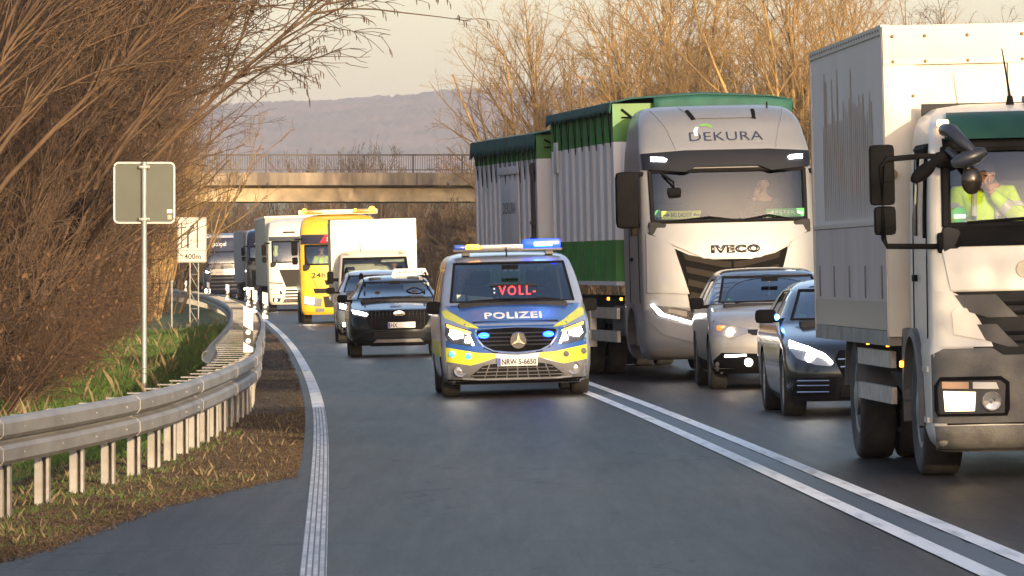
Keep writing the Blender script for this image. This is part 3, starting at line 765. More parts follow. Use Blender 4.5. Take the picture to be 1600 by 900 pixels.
def litter(name, n, m, seed, dr):
    rng = np.random.RandomState(seed); d = dr[0] + (dr[1] - dr[0]) * rng.rand(n) ** 1.4
    e = np.where(d < 100, verge_x(np.clip(d, 24, 190)), edge_x(d) - .2)
    x = e + .04 + .16 * rng.rand(n) ** 3 - (e + .1 - rail_x(d) + 1.2) * rng.rand(n) ** 1.3
    x = np.where(d > 49, np.minimum(x, edge_x(d) - .17 - .1 * rng.rand(n)), x)
    z = np.array([gz(a, b) for a, b in zip(x, d)]) + .0
    s = .005 + .011 * rng.rand(n); a = rng.rand(n) * 6.28; tl = rng.rand(n) * .025
    c, s_ = np.cos(a) * s, np.sin(a) * s
    P = np.stack([np.stack([x - c, d - s_, z], -1), np.stack([x + s_ * .6, d - c * .6, z + tl * .6], -1), np.stack([x + c, d + s_, z + tl], -1), np.stack([x - s_ * .6, d + c * .6, z + tl * .4 + .008], -1)], 1)
    me = bpy.data.meshes.new(name); me.from_pydata(P.reshape(-1, 3).tolist(), [], np.arange(n * 4).reshape(n, 4).tolist())
    o = link(name, me, m, None, smooth=0); o['kind'] = 'stuff'
litter('fallen_leaves', 110000, g_brown, 7, (36, 75))
litter('fallen_leaves', 15000, g_brown, 8, (75, 170))
# bare soil strip under the litter
sd_m = mat('verge_soil', (.062, .043, .028), rough=1, col2=(.030, .024, .018), vscale=3, bump=.9, bscale=25)
d = np.arange(36, 330, .5); lo_ = np.where(d < 100, verge_x(np.clip(d, 24, 190)), edge_x(d) - .2)
Dm, U = np.meshgrid(d, np.linspace(0, 1, 9), indexing='ij'); lo2 = lo_[:, None]
hi2 = (rail_x(d) - np.clip(.9 - (d - 40) * .02, .25, .9))[:, None]
Xm = lo2 + .1 + (hi2 - lo2) * U
Zm = np.vectorize(gz)(Xm, Dm) + .012 * np.sin(U * math.pi) + .01 * noise1(Xm * 9 + Dm * 5, 2) * np.sin(U * math.pi) - .008
grid_obj('verge_ground', Xm, Dm, Zm, sd_m, 'structure')
# ================================================================ VEHICLES
rubber = mat('tyre_rubber', (.018, .018, .019), rough=.85, col2=(.05, .045, .04), vscale=3, bump=.2, bscale=40)
rim_m = mat('alloy', (.42, .42, .43), rough=.35, metal=.8)
rim_d = mat('steel_rim', (.22, .22, .22), rough=.5, metal=.6, var=.4)
blackp = mat('black_plastic', (.007, .007, .008), rough=.8, var=.3, bump=.1, bscale=80, spec=.08)
greyp = mat('grey_plastic', (.10, .10, .105), rough=.6, var=.25, bump=.1, bscale=80)
dark = mat('dark_void', (.008, .008, .009), rough=.9)
chrome = mat('chrome', (.75, .75, .76), rough=.14, metal=1)
seat_m = mat('seat_cloth', (.03, .03, .034), rough=.9)
trim_m = mat('cabin_trim', (.012, .012, .014), rough=.8)
white_m = mat('white_lettering', (.8, .8, .8), rough=.5)
black_m = mat('black_lettering', (.012, .012, .012), rough=.5)
plate_m = mat('plate_white', (.72, .72, .70), rough=.45)
euro_m = mat('plate_blue', (.02, .07, .35), rough=.45)
head_m = lamp('headlamp_lit', (1, .93, .78), 22)
head_soft = lamp('daytime_lamp', (1, .97, .9), 9)
head_house = mat('headlamp_housing', (.10, .10, .11), rough=.2, metal=.6)
head_lens = mat('headlamp_lens', (.35, .36, .38), rough=.12, metal=.5, coat=.5)
amber_m = lamp('amber_lamp_lit', (1, .30, .02), 3.5)
amber_off = mat('amber_lens', (.5, .16, .02), rough=.3)
blue_m = lamp('blue_flash_lit', (.002, .022, 1), 4.0)
blue_core = lamp('blue_flash_core', (.08, .32, 1), 10)
blue_soft = lamp('blue_flash_dim', (.03, .10, 1), 6)
win = glass('window_glass'); win_dark = glass('tinted_glass', (.22, .25, .25)); win_lit = glass('side_glass', (.75, .78, .76), .1)
frit = mat('window_seal', (.008, .008, .009), rough=.8, spec=.15)
steel = mat('galvanised_steel', (.36, .365, .36), rough=.55, metal=.55, col2=(.26, .26, .25), vscale=3, stretch=(1, 1, .3))
alu = mat('aluminium', (.55, .56, .57), rough=.4, metal=.7, var=.25, vscale=5)

def wheel(root, x, y, r, wd, rim=rim_m, spokes=5, truck=False):
    """tyre lathe with tread shoulders; rim and spokes are a sub-part"""
    sgn = -1 if x < 0 else 1; h = wd / 2; k = .56 if truck else .66
    b = MB(); b.lathe([(-h * .82, r * k), (-h * .96, r * .78), (-h, r * .9), (-h * .92, r * .965), (-h * .76, r), (-h * .4, r * 1.002), (h * .4, r * 1.002), (h * .76, r), (h * .92, r * .965), (h, r * .9), (h * .96, r * .78), (h * .82, r * k)], (0, 0, 0), 'x', 36)
    for q in (-.45, -.15, .15, .45):
        b.lathe([(h * q - .006, r * .985), (h * q, r * 1.004), (h * q + .006, r * .985)], (0, 0, 0), 'x', 36)
    t = b.build('wheel', rubber, root, smooth=35); t.location = (x, y, r)
    o = sgn * h
    b = MB(); b.lathe([(-sgn * h * .7, r * k), (o * .7, r * k), (o * .86, r * (k + .02)), (o * .8, r * (k - .05)), (o * .35, r * (k - .08)), (o * .35, .02)], (0, 0, 0), 'x', 32)
    if truck:
        b.lathe([(o * .35, r * .30), (o * .95, r * .28), (o * 1.02, r * .2), (o * 1.02, .001)], (0, 0, 0), 'x', 20)
        for i in range(10):
            a = i * 2 * math.pi / 10; b.lathe([(o * .35, .018), (o * .6, .018), (o * .62, .002)], (0, math.cos(a) * r * .36, math.sin(a) * r * .36), 'x', 6)
    else:
        for i in range(spokes * 2):
            a = (i // 2) * 2 * math.pi / spokes + (.16 if i % 2 else -.16)
            b.box((o * .72, math.cos(a) * r * .33, math.sin(a) * r * .33), (wd * .12, r * .11, r * .62), (math.pi / 2 - a + math.pi, 0, 0) if False else (a - math.pi / 2, 0, 0))
        b.lathe([(o * .5, r * .14), (o * .82, r * .12), (o * .84, .001)], (0, 0, 0), 'x', 16)
    b.build('rim', rim, t, smooth=35)
    return t
def arc_poly(cy, cz, r, z0=-.2, n=12):
    """wheel-arch outline: half disc open downwards, convex"""
    return [(cy - r, z0)] + [(cy + r * math.cos(math.pi * (1 - i / n)), cz + r * math.sin(math.pi * (1 - i / n))) for i in range(n + 1)] + [(cy + r, z0)]
def front_keep(ymax): return lambda c, n: c.y < ymax and n.y < -.03
def side_keep(sg): return lambda c, n: c.x * sg > .2 and abs(n.x) > .3
def rear_keep(ymin): return lambda c, n: c.y > ymin and n.y > .03
def arch_keep(sg, xin=.35): return lambda c, n: c.x * sg > xin
def number_plate(root, x, y, z, txt, m=plate_m, wd=.52, h=.11, hide=False):
    b = MB(); b.box((x, y, z), (wd, .012, h), bev=.004); p_ = b.build('number_plate', m, root)
    b = MB(); b.box((x - wd / 2 + .024, y - .007, z), (.042, .004, h - .012)); b.build('euro_strip', euro_m, p_)
    if txt: lettering('plate_text', txt, Flat(y - .006), (x - wd / 2 + .058, z - h * .33, min(x + wd / 2 - .02, x - wd / 2 + .058 + .06 * len(txt)), z + h * .33), black_m, p_, proud=.003, bold=.02)
    return p_
def seat(root, x, y, z, m=seat_m, w_=.48):
    b = MB(); b.box((x, y + .22, z + .08), (w_, .5, .16), bev=.05); b.box((x, y + .50, z + .40), (w_, .14, .62), (-.2, 0, 0), bev=.06)
    b.box((x, y + .60, z + .80), (w_ * .55, .1, .19), (-.15, 0, 0), bev=.05)
    b.tube([(x - .06, y + .58, z + .65), (x - .06, y + .6, z + .78)], .008, 6); b.tube([(x + .06, y + .58, z + .65), (x + .06, y + .6, z + .78)], .008, 6)
    return b.build('seat', m, root)
def steering(root, x, y, z, r=.19, tilt=.5):
    b = MB(); n = 20
    pts = [(x + r * math.cos(a), y + r * math.sin(a) * math.sin(tilt), z + r * math.sin(a) * math.cos(tilt)) for a in [i * 2 * math.pi / n for i in range(n + 1)]]
    b.tube(pts, .014, 6, caps=False); b.box((x, y, z), (r * 1.9, .02, .05)); b.tube([(x, y, z), (x, y - .35, z - .2)], .03, 6)
    return b.build('steering_wheel', blackp, root)
def mirror(root, x, y, z, w_, h_, d_=.12, m=blackp, arm=.14, bevel=.05):
    sg = -1 if x < 0 else 1
    b = MB(); b.box((x, y, z), (w_, d_, h_), bev=min(bevel, d_ * .45, h_ * .4)); b.box((x - sg * (w_ / 2 + arm / 2 - .03), y + .02, z - h_ * .3), (arm, .05, .045), bev=.015)
    q = b.build('wing_mirror', m, root)
    b = MB(); b.box((x, y + d_ / 2, z), (w_ * .82, .006, h_ * .8)); b.build('mirror_glass', chrome, q)
    return q
def wiper(root, pts, r=.012):
    b = MB(); b.tube(pts, r, 6); return b.build('wiper', blackp, root)
def roof_rail(root, x, y0, y1, z):
    b = MB(); b.tube([(x, y0, z - .04), (x, y0 + .12, z + .035), (x, (y0 + y1) / 2, z + .05), (x, y1 - .12, z + .03), (x, y1, z - .04)], .02, 8); return b.build('roof_rail', blackp, root)

def car(name, label, cat, rows, body_m, A, B_=None, nf=3, rows_kw={}):
    """passenger car body: shell with window and arch openings, glass, seats, wheels; A holds the measures"""
    root = empty(name, label, cat)
    sk = Skin(rows, nf=nf, nr=4); sh = sk.shell()
    ws = A['windshield']; cut_hole(sh, ws, 'y', front_keep(A['ymid']))
    for sd in A['sides']:
        for sg in (1, -1): cut_hole(sh, sd, 'x', side_keep(sg))
    cut_hole(sh, A['rear'], 'y', rear_keep(A['ymid']))
    r = A['wr']
    for wy in A['axles']:
        for sg in (1, -1): cut_hole(sh, arc_poly(wy, r, r * 1.16), 'x', arch_keep(sg, A['track'] - .3))
    body = sh.build('body', body_m, root, smooth=35)
    bl = MB(); bl.span((-A['track'] + .28, A['axles'][0] - .6, .2), (A['track'] - .28, A['axles'][1] + .6, A['belt'] - .25)); bl.build('underbody', dark, root)
    for wy in A['axles']:
        for sg in (1, -1): wheel(root, sg * A['track'], wy, r, A.get('ww', .225), A.get('rim', rim_m))
    g = sheet(sk, [(p[0] * 1.02, p[1] + (.012 if p[1] > sum(q[1] for q in ws) / len(ws) else -.012)) for p in ws], 'f', proud=-.012); g.build('windscreen', A.get('glass', win), root)
    for sd in A['sides']:
        for sg in (1, -1): sheet(sk, sd, 's', sg, proud=-.008).build('side_window', A.get('sglass', win_dark), root)
    sheet(sk, A['rear'], 'r', proud=-.008).build('rear_window', A.get('rglass', win), root)
    # seals round the windscreen
    zc = sum(q[1] for q in ws) / len(ws)
    n = len(ws)
    for i in range(n):
        a, c = ws[i], ws[(i + 1) % n]
        pts = [(lerp(a[0], c[0], k / 12), sk.F(lerp(a[0], c[0], k / 12), lerp(a[1], c[1], k / 12)), lerp(a[1], c[1], k / 12)) for k in range(13)]
        if i == 0: sb = MB()
        sb.tube(pts, A.get('seal', .016), 6)
    sb.build('windscreen_seal', frit, root)
    # cabin
    y0 = A['cabin'][0]; zb = A['belt']
    d_ = MB(); d_.box((0, y0 + .12, zb - .14), (A['track'] * 1.72, .5, .26), bev=.05); d_.box((.37 * 1, y0 + .3, zb + .0), (.36, .22, .08), bev=.03); d_.build('dashboard', trim_m, root)
    for sx in (-1, 1): seat(root, sx * .37, A['cabin'][1], A['seatz'])
    b2 = MB(); b2.box((0, A['cabin'][2], A['seatz'] + .1), (1.2, .5, .16), bev=.05); b2.box((0, A['cabin'][2] + .3, A['seatz'] + .38), (1.2, .12, .5), (-.2, 0, 0), bev=.05)
    for sx in (-.42, .42): b2.box((sx, A['cabin'][2] + .36, A['seatz'] + .72), (.24, .08, .16), bev=.04)
    b2.build('rear_bench', seat_m, root)
    steering(root, .37, y0 + .48, zb + .02)
    im = MB(); im.box((0, y0 + .55, A['roof'] - .14), (.22, .03, .06), bev=.012); im.build('inner_mirror', blackp, root)
    return root, sk
def lines_on(sk, paths, r, name, m, root, face='f', side=1):
    b = MB()
    for pth in paths:
        pts = []
        for a, c in zip(pth, pth[1:]):
            for k in range(8): pts.append((lerp(a[0], c[0], k / 8), lerp(a[1], c[1], k / 8)))
        pts.append(pth[-1])
        if face == 'f': b.tube([(u, sk.F(u, v), v) for u, v in pts], r, 6)
        else: b.tube([(side * sk.S(u, v), u, v) for u, v in pts], r, 6)
    return b.build(name, m, root)

# ---------------------------------------------------------------- police van
pv_silver = paint('police_silver', (.34, .39, .47), metal=.4, rough=.33)
pv_blue = paint('police_blue', (.018, .085, .32), rough=.32)
pv_yel = mat('police_yellow', (.72, .70, .03), rough=.45, coat=.2, var=.1)
rows = [(.16, .16, 5.0, .84, .35, .2), (.24, .06, 5.08, .92, .40, .2), (.45, 0, 5.12, .955, .42, .2), (.62, .03, 5.13, .962, .45, .2), (.86, .12, 5.13, .962, .50, .2), (.92, .20, 5.13, .96, .52, .2), (1.04, .60, 5.13, .955, .5, .2), (1.17, 1.02, 5.12, .945, .5, .2),
        (1.21, 1.10, 5.12, .935, .42, .2), (1.45, 1.52, 5.08, .89, .34, .2), (1.70, 1.98, 5.02, .82, .30, .2), (1.77, 2.16, 5.0, .785, .30, .2), (1.82, 2.42, 4.95, .73, .4, .3), (1.855, 2.9, 4.8, .60, .6, .4), (1.865, 3.3, 4.4, .30, .5, .4)]
A = dict(windshield=[(-.80, 1.215), (.80, 1.215), (.715, 1.72), (-.715, 1.72)], ymid=2.6, sides=[[(1.62, 1.2), (2.35, 1.2), (2.35, 1.66), (2.12, 1.66)], [(2.5, 1.2), (3.6, 1.2), (3.6, 1.66), (2.5, 1.66)], [(3.75, 1.2), (4.75, 1.2), (4.75, 1.66), (3.75, 1.66)]],
         rear=[(-.62, 1.2), (.62, 1.2), (.58, 1.66), (-.58, 1.66)], wr=.335, axles=(.92, 4.10), track=.83, ww=.23, belt=1.22, cabin=(1.15, 1.75, 3.0), seatz=.72, roof=1.80, sglass=win_lit)
pv, sk = car('police_van', 'blue, yellow and silver police van with a flashing blue light bar', 'police van', rows, pv_silver, A, nf=2.6)
panel(sk, [(-.60, .885), (.60, .885), (.78, 1.02), (.87, 1.175), (-.87, 1.175), (-.78, 1.02)], proud=.006, thick=.03).build('bonnet', pv_blue, pv)
for f in (lambda q: q, mir):
    panel(sk, f([(-.90, 1.02), (-.62, .90), (-.48, .885), (-.50, .90), (-.88, 1.13), (-.925, 1.10)]), proud=.010, thick=.02).build('yellow_chevron', pv_yel, pv)
    panel(sk, f([(-.955, .66), (-.50, .56), (-.50, .60), (-.55, .80), (-.955, .72)]), proud=.003, thick=.02).build('blue_corner', pv_blue, pv)
    panel(sk, f([(-.955, .47), (-.60, .41), (-.50, .435), (-.28, .50), (-.28, .555), (-.50, .57), (-.955, .655)]), proud=.006, thick=.02).build('yellow_band', pv_yel, pv)
    h = panel(sk, f([(-.91, .80), (-.86, .70), (-.57, .655), (-.52, .68), (-.57, .80), (-.64, .875), (-.90, .955)]), proud=.012, thick=.03).build('headlight', head_house, pv)
    panel(sk, f([(-.88, .905), (-.60, .805), (-.58, .835), (-.66, .865), (-.88, .94)]), proud=.020, thick=.012).build('indicator_lamp', lamp('indicator_lit', (1, .42, .04), 3), h)
    panel(sk, f([(-.86, .80), (-.80, .75), (-.68, .775), (-.68, .83), (-.84, .875)]), proud=.022, thick=.012).build('low_beam', head_m, h)
    panel(sk, f([(-.67, .715), (-.61, .70), (-.585, .75), (-.64, .785)]), proud=.022, thick=.012).build('high_beam', head_m, h)
    panel(sk, f([(-.57, .665), (-.545, .67), (-.60, .80), (-.64, .83), (-.65, .82), (-.61, .79)]), proud=.022, thick=.012).build('light_guide', head_soft, h)
panel(sk, [(-.5, .56), (.5, .56), (.60, .72), (.62, .875), (-.62, .875), (-.60, .72)], proud=.004, thick=.02).build('front_mask', pv_blue, pv)
gr = panel(sk, [(-.30, .575), (0, .555), (.30, .575), (.43, .65), (.50, .78), (.515, .855), (.30, .872), (0, .88), (-.30, .872), (-.515, .855), (-.50, .78), (-.43, .65)], proud=.008, thick=.03).build('radiator_grille', blackp, pv)
lines_on(sk, [[(-.46, z), (.46, z)] for z in (.81, .76, .71, .66)], .014, 'grille_slat', mat('grille_slat', (.03, .03, .034), rough=.3), gr)
lines_on(sk, [[(-.515, .865), (-.53, .83), (-.50, .74), (-.43, .645), (-.30, .58), (-.12, .56), (0, .552), (.12, .56), (.30, .58), (.43, .645), (.50, .74), (.53, .83), (.515, .865)]], .019, 'chrome_frame', chrome, gr)
lines_on(sk, [[(-.515, .872), (0, .885), (.515, .872)]], .009, 'chrome_lip', chrome, gr)
b = MB(); b.lathe([(-.02, .10), (-.035, .105), (-.02, .112), (0, .105)], (.02, sk.F(0, .71) - .02, .715), 'y', 36)
for a in (90, 210, 330):
    a = R(a); c_ = (.02, .715); q = (-math.sin(a), math.cos(a))
    b.prism([(c_[0] + q[0] * .022, c_[1] + q[1] * .022), (c_[0] + math.cos(a) * .105, c_[1] + math.sin(a) * .105), (c_[0] - q[0] * .022, c_[1] - q[1] * .022)], sk.F(0, .71) - .05, sk.F(0, .71) - .03, 'y')
em = b.build('star_emblem', chrome, pv)
b = MB(); b.lathe([(-.02, .10), (-.02, .001)], (.02, sk.F(0, .71) - .012, .715), 'y', 30); b.build('emblem_disc', mat('emblem_dark', (.05, .05, .055), rough=.3), em)
for x in (-.42, .41):
    b = MB(); b.ball((x, sk.F(x, .79) - .03, .79), .05, 14, (1.45, .7, .75)); b.build('grille_flasher', lamp('flasher_blue', (.012, .07, 1), 5), pv)
for x, on in ((-.83, 1), (-.62, 1), (.63, 0), (.86, 0)):
    b = MB(); b.lathe([(0, .040), (-.02, .036), (-.026, .001)], (x, sk.F(x, .53) - .004, .53 + .03 * (abs(x) > .7)), 'y', 16); b.build('bumper_sensor', lamp('cyan_flash', (.03, .2, 1), 1.6) if on else greyp, pv)
lettering('bonnet_text', 'POLIZEI', sk, (-.39, .998, .35, 1.082), white_m, pv, proud=.010, bold=.035, space=1.1)
bumper = panel(sk, [(-.93, .20), (.93, .20), (.957, .40), (.957, .468), (.60, .408), (.48, .43), (.28, .50), (-.28, .50), (-.48, .43), (-.60, .408), (-.957, .468), (-.957, .40)], proud=.004, thick=.03).build('bumper', mat('grey_bumper', (.17, .175, .19), rough=.5, var=.2), pv)
panel(sk, [(-.84, .17), (.84, .17), (.90, .23), (-.90, .23)], proud=.008, thick=.02).build('bumper_lip', blackp, pv)
lg = panel(sk, [(-.55, .245), (.55, .245), (.60, .275), (.44, .40), (.30, .425), (-.30, .425), (-.44, .40), (-.60, .275)], proud=.010, thick=.02).build('lower_grille', dark, bumper)
lines_on(sk, [[(-.58, .28), (.58, .28)], [(-.52, .325), (.52, .325)], [(-.46, .37), (.46, .37)]] + [[(x, .25), (x * .85, .42)] for x in (-.42, -.28, -.14, 0, .14, .28, .42)], .012, 'grille_bar', mat('grille_grey', (.28, .28, .28), rough=.4, metal=.5), bumper)
lines_on(sk, [[(-.70, .24), (-.5, .225), (.5, .225), (.70, .24)]], .014, 'skid_trim', alu, bumper)
for sx in (-1, 1):
    b = MB(); b.lathe([(0, .085), (-.02, .08), (-.01, .06), (0, .055), (-.012, .001)], (sx * .73, sk.F(.73, .34) - .006, .345), 'y', 20); b.build('fog_lamp', head_lens, bumper)
number_plate(pv, 0, sk.F(0, .45) - .03, .447, 'NRW 5-6650')
mirror(pv, -1.02, 1.45, 1.15, .19, .17, .14); mirror(pv, 1.02, 1.45, 1.15, .19, .17, .14)
wiper(pv, [(-.55, sk.F(.5, 1.23) - .02, 1.225), (-.1, sk.F(.1, 1.25) - .02, 1.245), (.25, sk.F(.2, 1.24) - .02, 1.235)]); wiper(pv, [(.1, sk.F(.1, 1.24) - .02, 1.235), (.4, sk.F(.4, 1.25) - .02, 1.25), (.62, sk.F(.6, 1.23) - .02, 1.225)])
disp = MB(); disp.box((.03, 1.50, 1.36), (.62, .06, .16), bev=.01); disp = disp.build('message_display', dark, pv)
lettering('display_text', 'VOLL-', Flat(1.468), (-.16, 1.295, .32, 1.415), lamp('red_diode', (1, .03, .02), 3), disp, bold=.004, space=1.3)
b = MB()
b.bm.free()
for z in (1.33, 1.38):
    b = MB(); b.box((-.22, 1.465, z), (.02, .004, .02)); b.build('display_dot', lamp('white_diode', (1, .9, .9), .8), disp)
b = MB(); b.box((-.66, sk.F(.66, 1.28) + .02, 1.27), (.11, .01, .13), (-.9, 0, 0)); b.build('sticker', mat('paper', (.55, .6, .5), rough=.7), pv)
b = MB(); b.box((-.40, 1.36, 1.245), (.34, .2, .012), (.35, .1, .1)); b.build('paper_sheet', mat('paper', (.6, .6, .55), rough=.7), pv)
# light bar with blue, amber and clear sections
lb = MB(); lb.box((0, 2.45, 1.885), (1.44, .30, .035), bev=.015)
for sx in (-.55, .55): lb.box((sx, 2.45, 1.85), (.1, .22, .06))
lb = lb.build('light_bar', greyp, pv)
b = MB(); b.box((.455, 2.45, 1.955), (.49, .30, .13), bev=.04); b.build('blue_lens', blue_m, lb)
b = MB(); b.box((.47, 2.30, 1.955), (.24, .03, .055), bev=.012); b.build('blue_lamp', blue_core, lb)
b = MB(); b.box((-.455, 2.45, 1.93), (.18, .28, .075), bev=.03); b.build('amber_lens', amber_m, lb)
b = MB(); b.box((-.63, 2.45, 1.925), (.16, .28, .08), bev=.03); b.build('blue_end_lens', mat('blue_lens_off', (.03, .08, .4), rough=.15), lb)
b = MB(); b.box((-.075, 2.45, 1.925), (.56, .27, .07), bev=.02); b.build('clear_lens', mat('clear_lens', (.45, .47, .5), rough=.15, metal=.3), lb)
b = MB(); b.tube([(-.02, 2.25, 1.80), (-.02, 2.27, 1.93)], [.012, .005], 6); b.build('antenna', blackp, pv)
for sg in (-1, 1):
    panel(sk, [(1.1, .52), (4.3, .52), (4.3, .72), (1.1, .72)], 's', sg, proud=.004).build('side_stripe', pv_yel, pv)
    panel(sk, [(1.4, .80), (5.0, .80), (5.0, 1.12), (1.4, 1.12)], 's', sg, proud=.004).build('side_band', pv_blue, pv)
place(pv, .08, 82.0, -.040)

# ---------------------------------------------------------------- dark SUV with the driving-school roof sign
suv_dark = paint('suv_dark_blue', (.012, .018, .026), metal=.2, rough=.25, dirt=.0)
def suv_rows(w, L_, h, nose=.98):
    return [(.22, .10, L_ - .1, w * .90, .45, .3), (.34, .03, L_ - .02, w * .97, .50, .3), (.55, 0, L_, w * .995, .5, .3), (.72, .03, L_, w, .52, .3), (.88, .12, L_, w * .995, .55, .3), (nose - .02, .26, L_, w * .985, .6, .3), (nose + .08, .85, L_ - .02, w * .965, .6, .3), (nose + .13, 1.12, L_ - .04, w * .945, .55, .3),
            (nose + .17, 1.24, L_ - .06, w * .925, .40, .3), (h - .30, 1.78, L_ - .28, w * .80, .34, .3), (h - .12, 2.12, L_ - .45, w * .70, .30, .3), (h - .06, 2.32, L_ - .5, w * .64, .35, .35), (h - .02, 2.65, L_ - .7, w * .52, .5, .4), (h, 3.0, L_ - 1.1, w * .25, .5, .4)]
def suv_A(w, L_, h, nose=.98, **k):
    zb = nose + .18; zt = h - .13
    W = Skin(suv_rows(w, L_, h, nose)).W
    A = dict(windshield=[(-W(zb) * .86, zb), (W(zb) * .86, zb), (W(zt) * .90, zt), (-W(zt) * .90, zt)], ymid=2.6,
             sides=[[(1.78, zb + .0), (2.55, zb), (2.55, zt - .02), (2.28, zt - .02)], [(2.66, zb), (3.45, zb), (3.40, zt - .02), (2.66, zt - .02)]],
             rear=[(-W(zb) * .82, zb), (W(zb) * .82, zb), (W(zt) * .82, zt - .03), (-W(zt) * .82, zt - .03)], wr=.345, axles=(.92, L_ - 1.0), track=w - .13, belt=zb, cabin=(1.2, 1.75, 2.75), seatz=.62, roof=h, sglass=win_dark)
    A.update(k); return A
rows = suv_rows(.93, 4.6, 1.55, .93); A = suv_A(.93, 4.6, 1.55, .93)
ku, sk = car('suv_car', 'dark blue suv with a white sign on its roof', 'car', rows, suv_dark, A, nf=2.5)
gp = mat('gloss_black', (.01, .01, .012), rough=.2)
gk = panel(sk, [(-.55, .60), (-.45, .51), (.45, .51), (.55, .60), (.62, .75), (.55, .885), (-.55, .885), (-.62, .75)], proud=.008).build('radiator_grille', blackp, ku)
lines_on(sk, [[(x, .58), (x, .86)] for x in np.linspace(-.5, .5, 15)], .008, 'grille_bar', mat('grille_bar_dark', (.03, .03, .033), rough=.4), gk)
b = MB(); b.lathe([(0, .10), (-.012, .098), (-.016, .001)], (0, 0, 0), 'y', 24); bmesh.ops.scale(b.bm, vec=(1.1, 1, .5), verts=b.bm.verts[:]); o = b.build('oval_badge', chrome, ku); o.location = (.02, sk.F(0, .82) - .014, .82)
for f in (lambda q: q, mir):
    h = panel(sk, f([(-.90, .80), (-.62, .74), (-.56, .80), (-.56, .86), (-.70, .90), (-.90, .95)]), proud=.010).build('headlight', head_house, ku)
    panel(sk, f([(-.86, .845), (-.60, .785), (-.58, .83), (-.70, .868), (-.87, .90)]), proud=.018, thick=.01).build('low_beam', head_m, h)
    panel(sk, f([(-.88, .35), (-.58, .32), (-.55, .42), (-.70, .52), (-.88, .54)]), proud=.008).build('air_intake', gp, ku)
panel(sk, [(-.93, .22), (.93, .22), (.93, .30), (-.93, .30)], proud=.006).build('bumper_lip', blackp, ku)
panel(sk, [(-.48, .27), (.48, .27), (.42, .33), (-.42, .33)], proud=.012).build('skid_plate', alu, ku)
panel(sk, [(-.5, .36), (.5, .36), (.46, .47), (-.46, .47)], proud=.010).build('lower_grille', dark, ku)
number_plate(ku, .06, sk.F(0, .6) - .03, .60, 'HX')
mirror(ku, -1.03, 1.5, 1.12, .2, .15); mirror(ku, 1.03, 1.5, 1.12, .2, .15)
for sx in (-.62, .62): roof_rail(ku, sx, 2.2, 4.0, 1.54)
b = MB(); b.prism([(-.36, 0), (.36, 0), (.30, .13), (-.30, .13)], -.05, .05, 'y'); rs_ = b.build('roof_sign', white_m, ku, bevel=.015); rs_.location = (.32, 2.75, 1.54)
lettering('sign_text', 'FAHRSCHULE', Flat(-.05), (-.26, .035, .26, .095), mat('red_lettering', (.5, .03, .03), rough=.5), rs_, proud=.006, bold=.02)
b = MB(); b.box((.42, 2.12, 1.33), (.5, .015, .13), (-.5, 0, 0), bev=.006); b.build('sun_visor', mat('visor_cream', (.55, .55, .47), rough=.8), ku)
wiper(ku, [(-.5, sk.F(.5, 1.12) - .015, 1.12), (0, sk.F(0, 1.13) - .015, 1.135), (.3, sk.F(.3, 1.12) - .015, 1.125)])
place(ku, -2.15, 122, -.046)

# ---------------------------------------------------------------- silver SUV half hidden behind it
suv_sil = paint('suv_silver', (.36, .37, .39), metal=.6, rough=.3)
rows = suv_rows(.92, 4.55, 1.66); A = suv_A(.92, 4.55, 1.66)
s2, sk = car('suv_car', 'silver suv with black roof rails, half hidden behind the dark suv', 'car', rows, suv_sil, A, nf=2.5)
gk = panel(sk, [(-.5, .6), (.5, .6), (.58, .80), (.5, .92), (-.5, .92), (-.58, .80)], proud=.008).build('radiator_grille', blackp, s2)
lines_on(sk, [[(-.5, z), (.5, z)] for z in (.66, .73, .80, .87)], .012, 'grille_bar', chrome, gk)
for f in (lambda q: q, mir):
    h = panel(sk, f([(-.90, .76), (-.62, .72), (-.58, .80), (-.70, .92), (-.90, .97)]), proud=.010).build('headlight', head_house, s2)
    panel(sk, f([(-.85, .80), (-.68, .77), (-.66, .86), (-.85, .91)]), proud=.018, thick=.01).build('low_beam', head_m, h)
    panel(sk, f([(-.80, .38), (-.70, .38), (-.70, .47), (-.80, .47)]), proud=.010).build('fog_lamp', head_soft, s2)
panel(sk, [(-.9, .22), (.9, .22), (.9, .42), (.6, .5), (-.6, .5), (-.9, .42)], proud=.006).build('bumper_cladding', blackp, s2)
number_plate(s2, 0, sk.F(0, .55) - .02, .55, '')
mirror(s2, -1.03, 1.5, 1.2, .2, .15); mirror(s2, 1.03, 1.5, 1.2, .2, .15)
for sx in (-.62, .62): roof_rail(s2, sx, 2.2, 4.0, 1.66)
place(s2, -3.05, 146, -.048)

# ---------------------------------------------------------------- silver crossover on the right, black roof
cx_sil = paint('crossover_silver', (.36, .355, .34), metal=.35, rough=.5)
cx_blk = paint('crossover_black', (.015, .016, .018), rough=.2)
rows = [(.20, .12, 4.0, .80, .45, .3), (.32, .04, 4.08, .86, .48, .3), (.55, 0, 4.1, .885, .5, .3), (.74, .04, 4.12, .89, .55, .3), (.86, .13, 4.12, .885, .6, .3), (.96, .32, 4.12, .875, .62, .3), (1.03, .70, 4.10, .86, .6, .3), (1.08, 1.0, 4.08, .845, .55, .3),
        (1.12, 1.10, 4.05, .825, .38, .3), (1.30, 1.52, 3.85, .74, .34, .3), (1.46, 1.95, 3.7, .65, .32, .3), (1.51, 2.12, 3.6, .60, .35, .35), (1.555, 2.45, 3.4, .48, .5, .4), (1.57, 2.8, 3.0, .22, .3, .2)]
A = suv_A(.89, 4.1, 1.57)
